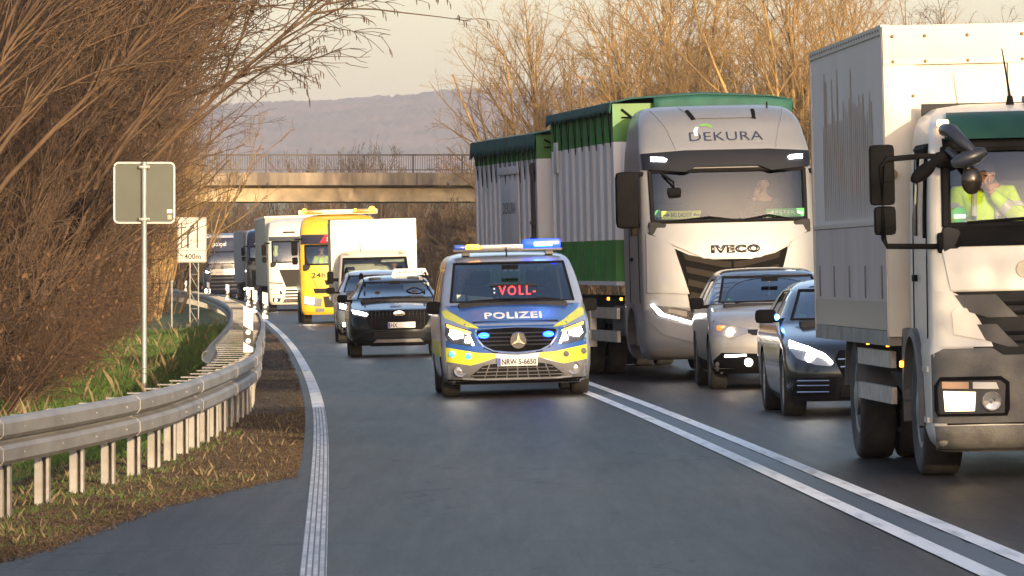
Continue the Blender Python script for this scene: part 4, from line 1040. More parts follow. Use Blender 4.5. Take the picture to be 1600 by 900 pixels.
A.update(windshield=[(-.70, 1.125), (.70, 1.125), (.585, 1.455), (-.585, 1.455)], sides=[[(1.68, 1.12), (2.35, 1.12), (2.35, 1.43), (2.10, 1.43)], [(2.45, 1.12), (3.2, 1.12), (3.1, 1.43), (2.45, 1.43)]], rear=[(-.62, 1.14), (.62, 1.14), (.5, 1.44), (-.5, 1.44)], belt=1.12, seatz=.60, axles=(.85, 3.45), track=.77, cabin=(1.1, 1.6, 2.45), roof=1.56, rim=rim_d)
cp, sk = car('crossover_car', 'silver crossover car with black roof and one warm headlight, in front of the silver lorry', 'car', rows, cx_sil, A, nf=2.6)
# black roof and pillars as an outer skin over the greenhouse
rf = MB(); rf.strip([[(x * 1.004, y, z + .004) for (x, y, z) in sk.ring(z_)] for z_ in np.linspace(1.47, 1.57, 8)], closed=True); V = [v for v in rf.bm.verts if v.co.z > 1.5735]; 
rf.build('roof_panel', cx_blk, cp)
for sg in (-1, 1):
    panel(sk, [(1.15, 1.10), (1.60, 1.10), (2.12, 1.47), (2.02, 1.50), (1.95, 1.47)], 's', sg, proud=.014, thick=.02).build('window_pillar', cx_blk, cp)
for f in (lambda q: q, mir):
    h = panel(sk, f([(-.85, .80), (-.80, .70), (-.62, .66), (-.42, .73), (-.36, .775), (-.55, .82), (-.84, .90)]), proud=.010).build('headlight', head_lens, cp)
    b = MB(); u = f([(-.64, .745)])[0][0]; b.lathe([(0, .055), (-.02, .05), (-.03, .001)], (u, sk.F(u, .745) - .012, .745), 'y', 18); b.build('low_beam', lamp('warm_headlamp', (1, .62, .3), 20), h)
    b = MB(); b.box((u * 1.18, sk.F(u * 1.18, .79) - .012, .80), (.12, .02, .07), bev=.01); b.build('indicator_lamp', amber_off, h)
    panel(sk, f([(-.84, .28), (-.30, .26), (-.22, .36), (-.30, .46), (-.76, .48), (-.86, .38)]), proud=.008).build('fog_surround', blackp, cp)
    panel(sk, f([(-.72, .42), (-.45, .43), (-.45, .455), (-.72, .45)]), proud=.016, thick=.01).build('day_lamp', head_soft, cp)
    b = MB(); b.lathe([(0, .055), (-.015, .05), (-.02, .001)], (f([(-.42, .35)])[0][0], sk.F(.42, .35) - .012, .35), 'y', 18); b.build('fog_lamp', lamp('fog_lamp_lit', (1, .8, .55), 6), cp)
panel(sk, [(-.36, .70), (.36, .70), (.42, .735), (.42, .775), (-.42, .775), (-.42, .735)], proud=.012).build('radiator_grille', gp, cp)
panel(sk, [(-.30, .28), (.30, .28), (.26, .46), (-.26, .46)], proud=.010).build('lower_grille', dark, cp)
panel(sk, [(-.86, .20), (.86, .20), (.87, .27), (-.87, .27)], proud=.010).build('bumper_lip', blackp, cp)
for sg in (-1, 1): panel(sk, [(1.3, .24), (3.0, .24), (3.0, .40), (1.3, .36)], 's', sg, proud=.008).build('sill_cladding', blackp, cp)
b = MB(); b.lathe([(0, .075), (-.015, .07), (-.02, .001)], (0, sk.F(0, .74) - .03, .76), 'y', 20); b.build('badge', chrome, cp)
number_plate(cp, 0, sk.F(0, .55) - .02, .53, '')
mirror(cp, -.99, 1.38, 1.12, .19, .15); mirror(cp, .99, 1.38, 1.12, .19, .15)
wiper(cp, [(-.5, sk.F(.5, 1.12) - .015, 1.12), (.0, sk.F(0, 1.13) - .015, 1.135), (.4, sk.F(.3, 1.12) - .015, 1.125)])
b = MB(); b.tube([(.0, 1.75, 1.40), (.0, 1.74, 1.24)], .012, 6); b.ball((0, 1.74, 1.22), .02, 8); b.build('hanging_charm', white_m, cp)
b = MB(); b.box((-.55, sk.F(.55, 1.16) + .02, 1.155), (.07, .008, .05), (-1, 0, 0)); b.build('green_sticker', mat('badge_green', (.05, .3, .14), rough=.6), cp)
place(cp, 3.50, 83.0, -.037)

# ---------------------------------------------------------------- black saloon with bright headlight
sal_blk = paint('saloon_graphite', (.022, .024, .028), metal=.3, rough=.2, dirt=0)
rows = [(.16, .16, 4.8, .84, .5, .4), (.28, .05, 4.88, .90, .55, .4), (.45, 0, 4.9, .915, .58, .4), (.60, .04, 4.9, .925, .62, .4), (.74, .16, 4.9, .925, .68, .4), (.84, .45, 4.9, .92, .7, .4), (.92, .95, 4.88, .905, .65, .4), (.97, 1.30, 4.86, .89, .55, .4),
        (1.01, 1.45, 4.6, .865, .40, .3), (1.15, 1.80, 4.3, .79, .34, .3), (1.32, 2.25, 3.9, .69, .32, .3), (1.38, 2.48, 3.7, .62, .4, .4), (1.43, 2.85, 3.5, .50, .45, .4), (1.46, 3.05, 3.3, .24, .2, .15)]
A = dict(windshield=[(-.75, 1.02), (.75, 1.02), (.60, 1.33), (-.60, 1.33)], ymid=2.9, sides=[[(1.98, 1.02), (2.75, 1.02), (2.75, 1.33), (2.45, 1.33)], [(2.85, 1.02), (3.65, 1.02), (3.55, 1.32), (2.85, 1.33)]], rear=[(-.66, 1.03), (.66, 1.03), (.54, 1.32), (-.54, 1.32)], wr=.34, axles=(.90, 3.80), track=.80, ww=.245, belt=1.02, cabin=(1.35, 1.9, 2.85), seatz=.48, roof=1.44)
ml, sk = car('saloon_car', 'black saloon with a glaring headlight, half hidden by the white lorry', 'car', rows, sal_blk, A, nf=2.4)
for f in (lambda q: q, mir):
    h = panel(sk, f([(-.88, .74), (-.80, .62), (-.62, .55), (-.46, .53), (-.43, .57), (-.52, .66), (-.66, .74), (-.86, .82)]), proud=.010).build('headlight', head_lens, ml)
    panel(sk, f([(-.86, .74), (-.66, .70), (-.50, .60), (-.46, .555), (-.44, .575), (-.52, .665), (-.66, .735), (-.85, .81)]), proud=.020, thick=.012).build('light_guide', head_m, h)
    b = MB(); u = f([(-.66, .64)])[0][0]; b.lathe([(0, .06), (-.02, .05), (-.03, .001)], (u, sk.F(u, .63) - .012, .63), 'y', 18); b.build('low_beam', head_soft, h)
    for z in (.26, .33, .38):
        lines_on(sk, [[f([(-.80, z)])[0], f([(-.48, z)])[0]]], .010, 'intake_blade', chrome, ml)
    panel(sk, f([(-.86, .22), (-.42, .22), (-.40, .42), (-.84, .42)]), proud=.006).build('air_intake', gp, ml)
gk = panel(sk, [(-.34, .42), (.34, .42), (.42, .60), (.36, .70), (-.36, .70), (-.42, .60)], proud=.010).build('radiator_grille', blackp, ml)
lines_on(sk, [[(-.38, .60), (.38, .60)], [(-.36, .52), (.36, .52)]], .014, 'grille_bar', chrome, gk)
panel(sk, [(-.36, .20), (.36, .20), (.34, .38), (-.34, .38)], proud=.006).build('lower_grille', dark, ml)
number_plate(ml, 0, sk.F(0, .42) - .02, .40, '')
mirror(ml, -1.02, 1.75, 1.06, .23, .15); mirror(ml, 1.02, 1.75, 1.06, .23, .15)
b = MB(); b.ball((-.905, 1.72, 1.05), .032, 12); b.build('mirror_repeater', blue_core, ml)
b = MB(); b.box((-.62, sk.F(.62, 1.07) + .02, 1.06), (.07, .008, .06), (-1, 0, 0)); b.build('green_sticker', MATS['badge_green'], ml)
place(ml, 3.84, 67.5, -.030)
# ================================================================ LORRIES
silver_t = mat('lorry_silver', (.225, .235, .255), rough=.52, metal=.35, coat=.35, var=.10, vscale=.9)
white_t = mat('lorry_white', (.56, .55, .52), rough=.42, coat=.4, col2=(.40, .38, .34), vscale=1.1, stretch=(1, 1, .6), cov=(.5, .8))
def lorry_cab(root, rows, body_m, ws, sides, wheel_y, wr, seal=.03, nf=2.6, ymid=1.4, track=1.06, glass_m=win, step=.06):
    sk = Skin(rows, nf=nf, nr=6, step=step); sh = sk.shell()
    cut_hole(sh, ws, 'y', front_keep(ymid))
    for sd in sides:
        for sg in (1, -1): cut_hole(sh, sd, 'x', side_keep(sg))
    for sg in (1, -1): cut_hole(sh, arc_poly(wheel_y, wr, wr * 1.14, -.3), 'x', arch_keep(sg, .7))
    sh.build('cab', body_m, root, smooth=35)
    sheet(sk, [(p[0] * 1.01, p[1]) for p in ws], 'f', proud=-.015).build('windscreen', glass_m, root)
    for sd in sides:
        for sg in (1, -1): sheet(sk, sd, 's', sg, proud=-.012).build('side_window', win_dark, root)
    n = len(ws); sb = MB()
    for i in range(n):
        a, c = ws[i], ws[(i + 1) % n]
        sb.tube([(lerp(a[0], c[0], k / 10), sk.F(lerp(a[0], c[0], k / 10), lerp(a[1], c[1], k / 10)), lerp(a[1], c[1], k / 10)) for k in range(11)], seal, 6)
    sb.build('windscreen_seal', frit, root)
    z0 = ws[0][1]; y0 = sk.F(0, z0)
    d_ = MB(); d_.box((0, y0 + .30, z0 - .10), (sk.W(z0) * 1.86, .5, .22), bev=.06); d_.build('dashboard', trim_m, root)
    for sx in (-.62, .62): seat(root, sx, y0 + .75, z0 - .45, w_=.52)
    b = MB(); b.box((0, sk.Q(z0) - .12, z0 + .3), (sk.W(z0) * 1.8, .06, 1.3)); b.build('rear_wall', mat('cab_lining', (.035, .035, .035), rough=.9), root)
    steering(root, .62, y0 + .62, z0 + .02, .23, .9)
    return sk
def chassis(root, y0, y1, wheels, wr, ww=.30, track=1.06, zt=1.15, twin=True):
    b = MB(); b.span((-.45, y0, .55), (.45, y1, zt)); b.span((-.9, y0 + .1, .75), (.9, y1 - .1, zt - .02)); b.build('chassis', dark, root)
    for wy in wheels:
        for sg in (1, -1):
            wheel(root, sg * track, wy, wr, ww, rim_d, truck=True)
            if twin: wheel(root, sg * (track - ww - .03), wy, wr, ww, rim_d, truck=True)
        b = MB(); b.tube([(-track, wy, wr), (track, wy, wr)], .07, 8); b.build('axle', dark, root)

# ---------------------------------------------------------------- silver lorry with green and white tipping body
iv = empty('tipper_lorry', 'big silver lorry with a corrugated green and white body under a dark green tarpaulin', 'lorry')
rows = [(.30, .16, 2.25, 1.14, .35, .1), (.40, .05, 2.28, 1.21, .38, .1), (.62, .0, 2.3, 1.245, .36, .1), (1.2, .0, 2.3, 1.25, .34, .1), (1.85, .04, 2.3, 1.25, .32, .1), (2.2, .10, 2.3, 1.245, .30, .1), (2.95, .26, 2.3, 1.225, .28, .1),
        (3.2, .34, 2.3, 1.215, .30, .12), (3.45, .52, 2.3, 1.18, .36, .15), (3.65, .70, 2.3, 1.145, .42, .2), (3.78, .92, 2.3, 1.09, .5, .3), (3.86, 1.2, 2.28, 1.0, .5, .4), (3.90, 1.6, 2.2, .78, .4, .2)]
ws = [(-1.09, 2.24), (1.09, 2.24), (1.10, 2.96), (-1.10, 2.96)]
sk = lorry_cab(iv, rows, silver_t, ws, [[(.62, 2.05), (1.5, 2.05), (1.5, 2.85), (.72, 2.85)]], 1.42, .50, glass_m=glass('lorry_dark_glass', (.38, .43, .42), .03, 1.0))
iv_sk = sk
vis = panel(sk, [(-1.19, 2.99), (-.62, 2.94), (-.45, 3.01), (.45, 3.01), (.62, 2.94), (1.19, 2.99), (1.20, 3.21), (.6, 3.245), (-.6, 3.245), (-1.20, 3.21)], proud=.09, thick=.10).build('sun_visor', mat('visor_navy', (.006, .008, .015), rough=.6, spec=.2), iv)
for f in (lambda q: q, mir):
    panel(sk, f([(-1.08, 3.10), (-.88, 3.09), (-.86, 3.12), (-.90, 3.15), (-1.08, 3.16)]), proud=.105, thick=.02).build('visor_lamp', head_soft, vis)
for f in (lambda q: q, mir):      # cheeks beside the grille and the dark intake between them
    panel(sk, f([(-1.20, 1.25), (-.62, 1.22), (-.80, 1.83), (-.86, 1.93), (-1.0, 2.02), (-1.19, 2.08)]), proud=.035, thick=.05).build('cheek_panel', silver_t, iv)
    hl = panel(sk, f([(-1.17, 1.08), (-1.06, .93), (-.82, .86), (-.58, .80), (-.57, .97), (-.80, 1.04), (-1.02, 1.06)]), proud=.012).build('headlight', head_house, iv)
    panel(sk, f([(-1.16, 1.08), (-1.05, .93), (-.60, .80), (-.60, .835), (-.98, .95), (-1.06, 1.03), (-1.12, 1.085)]), proud=.022, thick=.012).build('light_guide', head_soft, hl)
    panel(sk, f([(-.92, .97), (-.66, .90), (-.66, .975), (-.92, 1.02)]), proud=.020, thick=.012).build('lamp_unit', head_lens, hl)
    panel(sk, f([(-1.20, .86), (-1.0, .66), (-.55, .52), (-.50, .58), (-.56, .76), (-.82, .82), (-1.06, .89)]), proud=.018).build('bumper_wing', silver_t, iv)
    panel(sk, f([(-.86, 2.10), (-.68, 2.10), (-.68, 2.15), (-.86, 2.15)]), proud=.008).build('air_slot', blackp, iv)
gril = panel(sk, [(-.53, .55), (.53, .55), (.64, 1.2), (.80, 1.86), (.55, 1.74), (.40, 1.70), (-.40, 1.70), (-.55, 1.74), (-.80, 1.86), (-.64, 1.2)], proud=.010).build('radiator_grille', mat('grille_dark', (.005, .005, .005), rough=.85, spec=.1), iv)
for i, z in enumerate((1.60, 1.42, 1.24, 1.06, .88, .70)):
    for f in (lambda q: q, mir):
        panel(sk, f([(-.66 + .04 * i * .3, z + .10), (-.12, z - .02), (-.02, z - .02), (-.02, z + .06), (-.14, z + .07), (-.70 + .035 * i, z + .19)]), proud=.026 + .006 * (i % 2), thick=.02).build('grille_slat', mat('grille_slat_brown', (.022, .018, .014), rough=.8, spec=.15), gril)
nose = panel(sk, [(-.40, 1.715), (.40, 1.715), (.58, 1.80), (.80, 1.90), (1.16, 2.10), (1.17, 2.16), (-1.17, 2.16), (-1.16, 2.10), (-.80, 1.90), (-.58, 1.80)], proud=.030, thick=.04).build('front_flap', silver_t, iv)
lettering('front_text', 'IVECO', sk, (-.30, 1.785, .40, 1.90), mat('dark_chrome', (.16, .15, .14), rough=.25, metal=.8), nose, proud=.045, bold=.075, thick=.012, space=1.2)
panel(sk, [(-1.18, .31), (1.18, .31), (1.20, .42), (.55, .50), (-.55, .50), (-1.20, .42)], proud=.014).build('bumper_lip', mat('lip_grey', (.20, .195, .19), rough=.5), iv)
panel(sk, [(-.55, .36), (.55, .36), (.5, .48), (-.5, .48)], proud=.022).build('lower_grille', dark, iv)
lettering('roof_text', 'DEKURA', sk, (-.50, 3.375, .55, 3.50), mat('ink_blue', (.02, .03, .06), rough=.4), iv, proud=.010, bold=0, space=1.06)
lettering('roof_subtitle', 'Kunststoffrecycling', sk, (.22, 3.335, .56, 3.362), mat('ink_pale', (.30, .32, .34), rough=.5), iv, proud=.010)
lg = MB()
c_ = (-.26, 3.52)
swg = [(c_[0] + .13 * math.cos(a), c_[1] + .10 * math.sin(a)) for a in np.linspace(R(25), R(130), 10)] + [(c_[0] + .02 + .05 * math.cos(a), c_[1] + .03 + .045 * math.sin(a)) for a in np.linspace(R(130), R(25), 8)]
panel(sk, swg, proud=.010, thick=.004, res=.2).build('logo_leaf', mat('leaf_green', (.13, .34, .05), rough=.5), iv)
swg = [(c_[0] + .17 * math.cos(a), c_[1] - .02 + .12 * math.sin(a)) for a in np.linspace(R(140), R(205), 10)] + [(c_[0] + .01 + .13 * math.cos(a), c_[1] - .02 + .11 * math.sin(a)) for a in np.linspace(R(205), R(140), 8)]
panel(sk, swg, proud=.010, thick=.004, res=.2).build('logo_crescent', mat('crescent_pale', (.75, .76, .76), rough=.4), iv)
rl = panel(sk, [(-.55, 3.87), (.52, 3.87), (.50, 3.70), (-.42, 3.70)], proud=.03, thick=.08).build('roof_recess', mat('recess_grey', (.22, .23, .25), rough=.4, metal=.3), iv)
for x in (-.46, .48): lines_on(sk, [[(x, 3.80), (x + (.06 if x < 0 else -.02), 3.68)]], .035, 'recess_bracket', blackp, rl)
for q_ in (-1, 1): lines_on(sk, [[(q_ * .95, 3.83), (q_ * .80, 3.55), (q_ * .71, 3.26)]], .012, 'roof_crease', silver_t, iv)
b = MB(); b.tube([(.72, 1.2, 3.83), (.72, 1.2, 3.93)], .012, 6); b.build('antenna', blackp, iv)
for sg in (-1, 1):
    b = MB(); b.box((sg * 1.42, .42, 2.56), (.33, .20, .80), bev=.085); b.box((sg * 1.22, .46, 2.92), (.30, .08, .07), bev=.02); b.box((sg * 1.25, .46, 2.20), (.28, .08, .07), bev=.02)
    q = b.build('wing_mirror', blackp, iv)
    b = MB(); b.box((sg * 1.42, .525, 2.62), (.27, .006, .60)); b.build('mirror_glass', chrome, q)
    panel(sk, [(.5, 1.25), (1.55, 1.25), (1.55, 2.95), (.66, 2.95)], 's', sg, proud=.002, thick=.004) .bm.free()
    lines_on(sk, [[(.52, 1.1), (.60, 2.0), (.68, 2.92), (1.58, 2.92), (1.58, 1.1)]], .010, 'door_seam', blackp, iv, 's', sg)
    b = MB(); b.box((sg * 1.26, 1.35, 1.72), (.03, .22, .05), bev=.01); b.build('door_handle', blackp, iv)
    b = MB(); b.lathe([(sg * 1.13, .60), (sg * 1.26, .60), (sg * 1.27, .54), (sg * 1.13, .54)], (0, 1.42, .50), 'x', 24, R(0), R(180)); b.build('wheel_arch', greyp, iv)
for x, wd, txt, m1, m2 in ((-.68, .56, 'BIG DADDY', mat('plate_yellow', (.55, .58, .10), rough=.6), black_m), (.80, .54, 'PETER', mat('plate_green', (.04, .40, .12), rough=.6), white_m)):
    yy = sk.F(x, 2.34) + .06
    b = MB(); b.box((x, yy, 2.335), (wd, .012, .115)); q = b.build('name_plate', m1, iv)
    lettering('name_text', txt, Flat(yy - .006), (x - wd * .27, 2.305, x + wd * .27, 2.367), m2, q, proud=.003, bold=.02)
    for sx in (-1, 1):
        b = MB(); xx = x + sx * wd * .39; b.span((xx - .045, yy - .010, 2.318), (xx + .045, yy - .007, 2.34)); b.span((xx - sx * .045, yy - .010, 2.34), (xx - sx * .015, yy - .007, 2.358)); b.build('plate_emblem', m2, q)
b = MB(); b.lathe([(0, .055), (-.004, .001)], (-1.0, sk.F(1.0, 2.34) + .03, 2.36), 'y', 16); b.build('green_sticker', mat('badge_green', (.05, .3, .14), rough=.6), iv)
b = MB(); b.box((.28, sk.F(.3, 2.3) + .10, 2.35), (.07, .02, .16), bev=.01); b.box((.55, sk.F(.5, 2.3) + .12, 2.40), (.10, .02, .08), bev=.01); b.box((-.35, sk.F(.3, 2.3) + .10, 2.30), (.14, .04, .1), bev=.02); b.build('phone_holder', blackp, iv)
b = MB(); b.box((-.78, sk.F(.8, 2.7) - .06, 2.66), (.20, .10, .12), bev=.04); b.tube([(-.95, sk.F(.9, 2.95) - .05, 2.93), (-.80, sk.F(.8, 2.8) - .16, 2.80), (-.78, sk.F(.8, 2.7) - .08, 2.68)], .018, 6); b.build('ramp_mirror', blackp, iv)
wiper(iv, [(-.8, sk.F(.8, 2.25) - .03, 2.25), (-.3, sk.F(.3, 2.27) - .03, 2.30), (.05, sk.F(0, 2.25) - .03, 2.25)]); wiper(iv, [(.2, sk.F(.2, 2.25) - .03, 2.25), (.55, sk.F(.5, 2.3) - .03, 2.31), (.85, sk.F(.8, 2.25) - .03, 2.25)])

cor_w = mat('body_white', (.62, .63, .66), rough=.5, col2=(.46, .43, .41), vscale=.9, stretch=(.5, 3.5, .25), cov=(.5, .85))
cor_g = mat('body_green', (.04, .21, .04), rough=.5, var=.3, vscale=1.2)
cor_lg = mat('body_light_green', (.05, .18, .02), rough=.5, var=.25, vscale=1.2)
tarp = mat('tarpaulin_green', (.014, .09, .07), rough=.75, var=.35, vscale=1.5, bump=.5, bscale=5)
def corr_body(root, y0, y1, hw, z0, za, zb, z1, ribs, tarp_top, hem, seed):
    """open-top body with trapezoid ribs, colour bands and a rolled tarpaulin"""
    rng = np.random.RandomState(seed); prof = []
    for i in range(ribs):
        a = y0 + (y1 - y0) * i / ribs; w_ = (y1 - y0) / ribs
        prof += [(a, 0), (a + w_ * .52, 0), (a + w_ * .62, .075), (a + w_ * .90, .075)]
    prof.append((y1, 0))
    for sg in (-1, 1):
        b = MB(); zs = [z0, za, zb, z1]
        rows_ = [[(sg * (hw - dp), y, z) for (y, dp) in prof] for z in zs]
        V = b.strip(rows_)
        for f in b.bm.faces:
            z = f.calc_center_median().z; f.material_index = 0 if za < z < zb else 1
        o = b.build('side_wall', [cor_w, cor_g], root, smooth=0)
        b = MB(); b.span((sg * (hw + .01), y0, z0 - .06), (sg * (hw - .12), y1, z0)); 
        for (p_, q_, mi) in ((z0, za, 1), (za, zb, 0), (zb, z1, 1)):
            b.mi = mi; b.span((sg * (hw + .012), y0 - .01, p_), (sg * (hw - .10), y0 + .10, q_)); b.span((sg * (hw + .012), y1 - .10, p_), (sg * (hw - .10), y1 + .01, q_))
        b.build('frame_post', [cor_w, cor_g], root)
    for nm, yy, s_ in (('front_wall', y0, 1), ('rear_wall', y1, -1)):
        b = MB()
        for (p_, q_, mi) in ((z0, za, 1), (za, zb, 0), (zb, z1, 2)):
            b.mi = mi; b.span((-hw + .1, yy, p_), (hw - .1, yy + s_ * .05, q_))
        o = b.build(nm, [cor_w, cor_g, cor_lg], root, smooth=0)
        b = MB()
        for sg in (-1, 1):
            b.tube([(sg * (hw - .12), yy - s_ * .02, z1 - .08), (sg * (hw - .62), yy - s_ * .02, zb + .05)], .018, 6); b.tube([(sg * (hw - .95), yy - s_ * .02, z1 - .08), (sg * (hw - .62), yy - s_ * .02, zb + .05)], .018, 6)
        b.tube([(-hw + .12, yy - s_ * .02, z1 - .2), (hw - .12, yy - s_ * .02, z1 - .2)], .014, 6); b.build('brace', blackp, root)
    # tarpaulin: hem -> edge -> gentle crown -> other side, folds along it
    ny = 44; rows_ = []
    for i in range(ny + 1):
        y = y0 - .12 + (y1 - y0 + .24) * i / ny
        hL = hem * (1 + .16 * math.sin(i * 1.9) + .14 * rng.rand() - .1); crown = tarp_top - z1 + .03 * math.sin(i * .55) + .02 * rng.rand()
        sgx = hw + .05 + .012 * math.sin(i * 2.6)
        rows_.append([(-sgx - .02, y, z1 + .02 - hL), (-sgx - .015, y, z1 - hL * .5), (-sgx, y, z1 + .02), (-hw * .8, y, z1 + .02 + crown * .45), (-hw * .35, y, z1 + crown * .85), (0, y, z1 + crown), (hw * .35, y, z1 + crown * .85), (hw * .8, y, z1 + .02 + crown * .45), (sgx, y, z1 + .02), (sgx + .015, y, z1 - hL * .5), (sgx + .02, y, z1 + .02 - hL)])
    b = MB(); b.strip(rows_); o = b.build('tarpaulin', tarp, root, smooth=60)
    md = o.modifiers.new('thickness', 'SOLIDIFY'); md.thickness = .015
    rows_ = []
    for i in range(19):
        x = lerp(-hw * .55, hw + .04, i / 18); cr = (tarp_top - z1) * (1 - (x / hw) ** 2 * .8)
        rows_.append([(x, y0 - .10, z1 + cr), (x, y0 - .15 - .02 * math.sin(i * 1.7), z1 + cr * .5 - .02), (x, y0 - .16 - .03 * math.sin(i * 1.7), z1 - .10 - .24 * min(1, i / 5) - .04 * math.sin(i * 2.3))])
    b = MB(); b.strip(rows_); o = b.build('tarpaulin_flap', tarp, root, smooth=60); o.modifiers.new('thickness', 'SOLIDIFY').thickness = .015
    for i in range(ribs):
        a = y0 + (y1 - y0) * (i + .26) / ribs
        zt_ = z1 - hem * .9; zl = zt_ - .38 - .15 * rng.rand()
        for sg in (-1, 1):
            b = MB(); b.tube([(sg * (hw + .03), a - .14, zt_), (sg * (hw + .02), a, zl), (sg * (hw + .03), a + .14, zt_)], .007, 5); b.build('tarpaulin_cord', blackp, root)
corr_body(iv, 2.85, 10.6, 1.28, 1.41, 2.01, 3.43, 3.98, 9, 4.09, .15, 3)
for i in range(3):
    yy = 2.95 + i * 2.9
    for sg in (-1, 1):
        pass
b = MB(); b.box((-1.30, 9.9, 3.32), (.03, .42, .48), bev=.01); b.build('document_box', mat('box_white', (.55, .56, .58), rough=.6), iv)
chassis(iv, 2.3, 10.4, (7.6, 8.95), .5, track=1.08)
b = MB()
b.bm.free()
for z in (.52, .86):
    for q_ in (-1, 1):
        b = MB(); b.span((q_ * 1.24, 3.3, z), (q_ * 1.19, 6.4, z + .16)); b.build('side_guard', alu, iv)
b = MB(); b.span((-1.25, 6.45, .42), (-1.15, 6.9, 1.02)); b.build('tool_panel', alu, iv)
b = MB(); b.span((-1.15, 3.2, .6), (-.55, 4.6, 1.05), bev=.08); b.build('fuel_tank', greyp, iv)
b = MB()
for y in (2.9, 4.4): b.box((-1.22, y, 1.15), (.03, .06, .04))
b.build('side_marker', amber_m, iv)
for sg in (-1, 1):
    b = MB(); b.span((sg * .6, 2.5, .95), (sg * 1.1, 3.1, 1.32), bev=.03); b.build('battery_box', greyp, iv)
place(iv, 3.14, 90.0, -.110)

# ---------------------------------------------------------------- its drawbar trailer
tr = empty('drawbar_trailer', 'corrugated white trailer with low green tarpaulin, coupled behind the silver lorry', 'trailer')
corr_body(tr, 0, 7.5, 1.28, 1.38, 1.98, 3.36, 3.74, 13, 3.84, .26, 5)
chassis(tr, .3, 7.3, (2.6, 4.0), .48, track=1.08)
b = MB(); b.span((-.08, -1.6, .62), (.08, .4, .78)); b.span((-.35, -.1, .6), (.35, .3, .8)); b.build('drawbar', dark, tr)
dp = MB(); dp.box((-1.285, 3.2, 2.55), (.03, 2.1, 1.35), bev=.008); dp.box((-1.30, 3.2, 3.22), (.05, 2.35, .13), bev=.01); dp.box((-1.30, 3.2, 1.90), (.05, 2.3, .13), bev=.01)
for k in (-.7, 0, .7): dp.box((-1.30, 3.2 + k, 1.72), (.04, .12, .28))
dp = dp.build('side_door', cor_w, tr)
lettering('door_text', 'DEKURA', Flat(1.302), (-9, 2.50, -9 + 1.5, 2.72), mat('ink_faded', (.20, .21, .23), rough=.6), dp, 's', -1, bold=.0) if False else None
o = lettering('door_text', 'DEKURA', Flat(1.302), (0, 2.52, 1.5, 2.70), mat('ink_faded', (.16, .17, .19), rough=.6), dp, 's', -1, bold=.0)
for v in o.data.vertices: v.co.y = 3.2 + .75 - v.co.y       # reads from the left side of the trailer
o.data.flip_normals()
b = MB()
for y in (.25, .5): b.tube([(-1.31, y, 3.3), (-1.31, y, 1.5)], .022, 6)
for z in (2.1, 2.35): b.box((-1.32, .38, z), (.03, .5, .05))
b.build('lock_bar', mat('lock_dark', (.06, .05, .045), rough=.6), tr)
tr_slope = -.137
place(tr, .465 + 1.28, 101.4, tr_slope)

# ---------------------------------------------------------------- white box lorry cut by the right edge
ax = empty('box_lorry', 'white box lorry cut off by the right edge, its grey bumper showing a lit headlight', 'lorry')
AXW = 1.14
rows = [(.20, .18, 1.75, 1.02, .30, .1), (.28, .06, 1.8, 1.10, .30, .1), (.42, .02, 1.8, 1.135, .30, .1), (.95, .0, 1.8, 1.14, .28, .1), (1.0, .03, 1.8, 1.13, .27, .1), (1.4, .05, 1.8, 1.125, .26, .1), (1.85, .10, 1.8, 1.12, .25, .1), (2.5, .26, 1.8, 1.085, .22, .1), (2.62, .34, 1.8, 1.07, .25, .1), (2.72, .50, 1.8, 1.03, .3, .15), (2.78, .72, 1.78, .95, .4, .3), (2.81, 1.1, 1.7, .75, .3, .2)]
ws = [(-1.0, 1.88), (1.0, 1.88), (.985, 2.47), (-.985, 2.47)]
ax_glass = glass('lorry_glass', (.85, .88, .86), .03)
sk = lorry_cab(ax, rows, white_t, ws, [[(.50, 1.82), (1.35, 1.82), (1.35, 2.45), (.58, 2.45)]], 1.32, .50, seal=.035, track=1.0, glass_m=ax_glass)
ax_sk = sk
panel(sk, [(-1.03, 1.73), (1.03, 1.73), (1.03, 1.87), (-1.03, 1.87)], proud=.012).build('wiper_panel', blackp, ax)
panel(sk, [(-1.0, 2.475), (1.0, 2.475), (1.0, 2.54), (-1.0, 2.54)], proud=.010).build('header_panel', blackp, ax)
panel(sk, [(-.99, 2.53), (.99, 2.53), (.94, 2.735), (-.94, 2.735)], proud=.09, thick=.02).build('sun_visor', mat('visor_green', (.010, .042, .034), rough=.45, spec=.3), ax)
panel(sk, [(-.985, 1.405), (.985, 1.405), (1.04, 1.715), (-1.04, 1.715)], proud=.018, thick=.03).build('front_flap', white_t, ax)
b = MB(); b.lathe([(0, .07), (-.010, .06), (-.012, .001)], (-.44, sk.F(.44, 1.55) - .018, 1.55), 'y', 20); b.build('round_badge', mat('badge_cream', (.55, .5, .4), rough=.4), ax)
ag = mat('axle_grille_grey', (.06, .06, .062), rough=.7, var=.2)
gr = panel(sk, [(-.80, .88), (.80, .88), (.98, 1.395), (-.98, 1.395)], proud=.006).build('radiator_grille', dark, ax)
for z, zz, k in ((1.20, 1.37, .96), (.98, 1.15, .82)):
    for f in (lambda q: q, mir):
        panel(sk, f([(-k, zz), (-k + .08, z + .05), (-k + .24, z), (-.50, z), (-.58, z + .08), (-.66, zz)]), proud=.022, thick=.03).build('grille_blade', ag, gr)
    lines_on(sk, [[(-.62, z + .03), (.62, z + .03)], [(-.66, z + .10), (.66, z + .10)]], .018, 'grille_rod', blackp, gr)
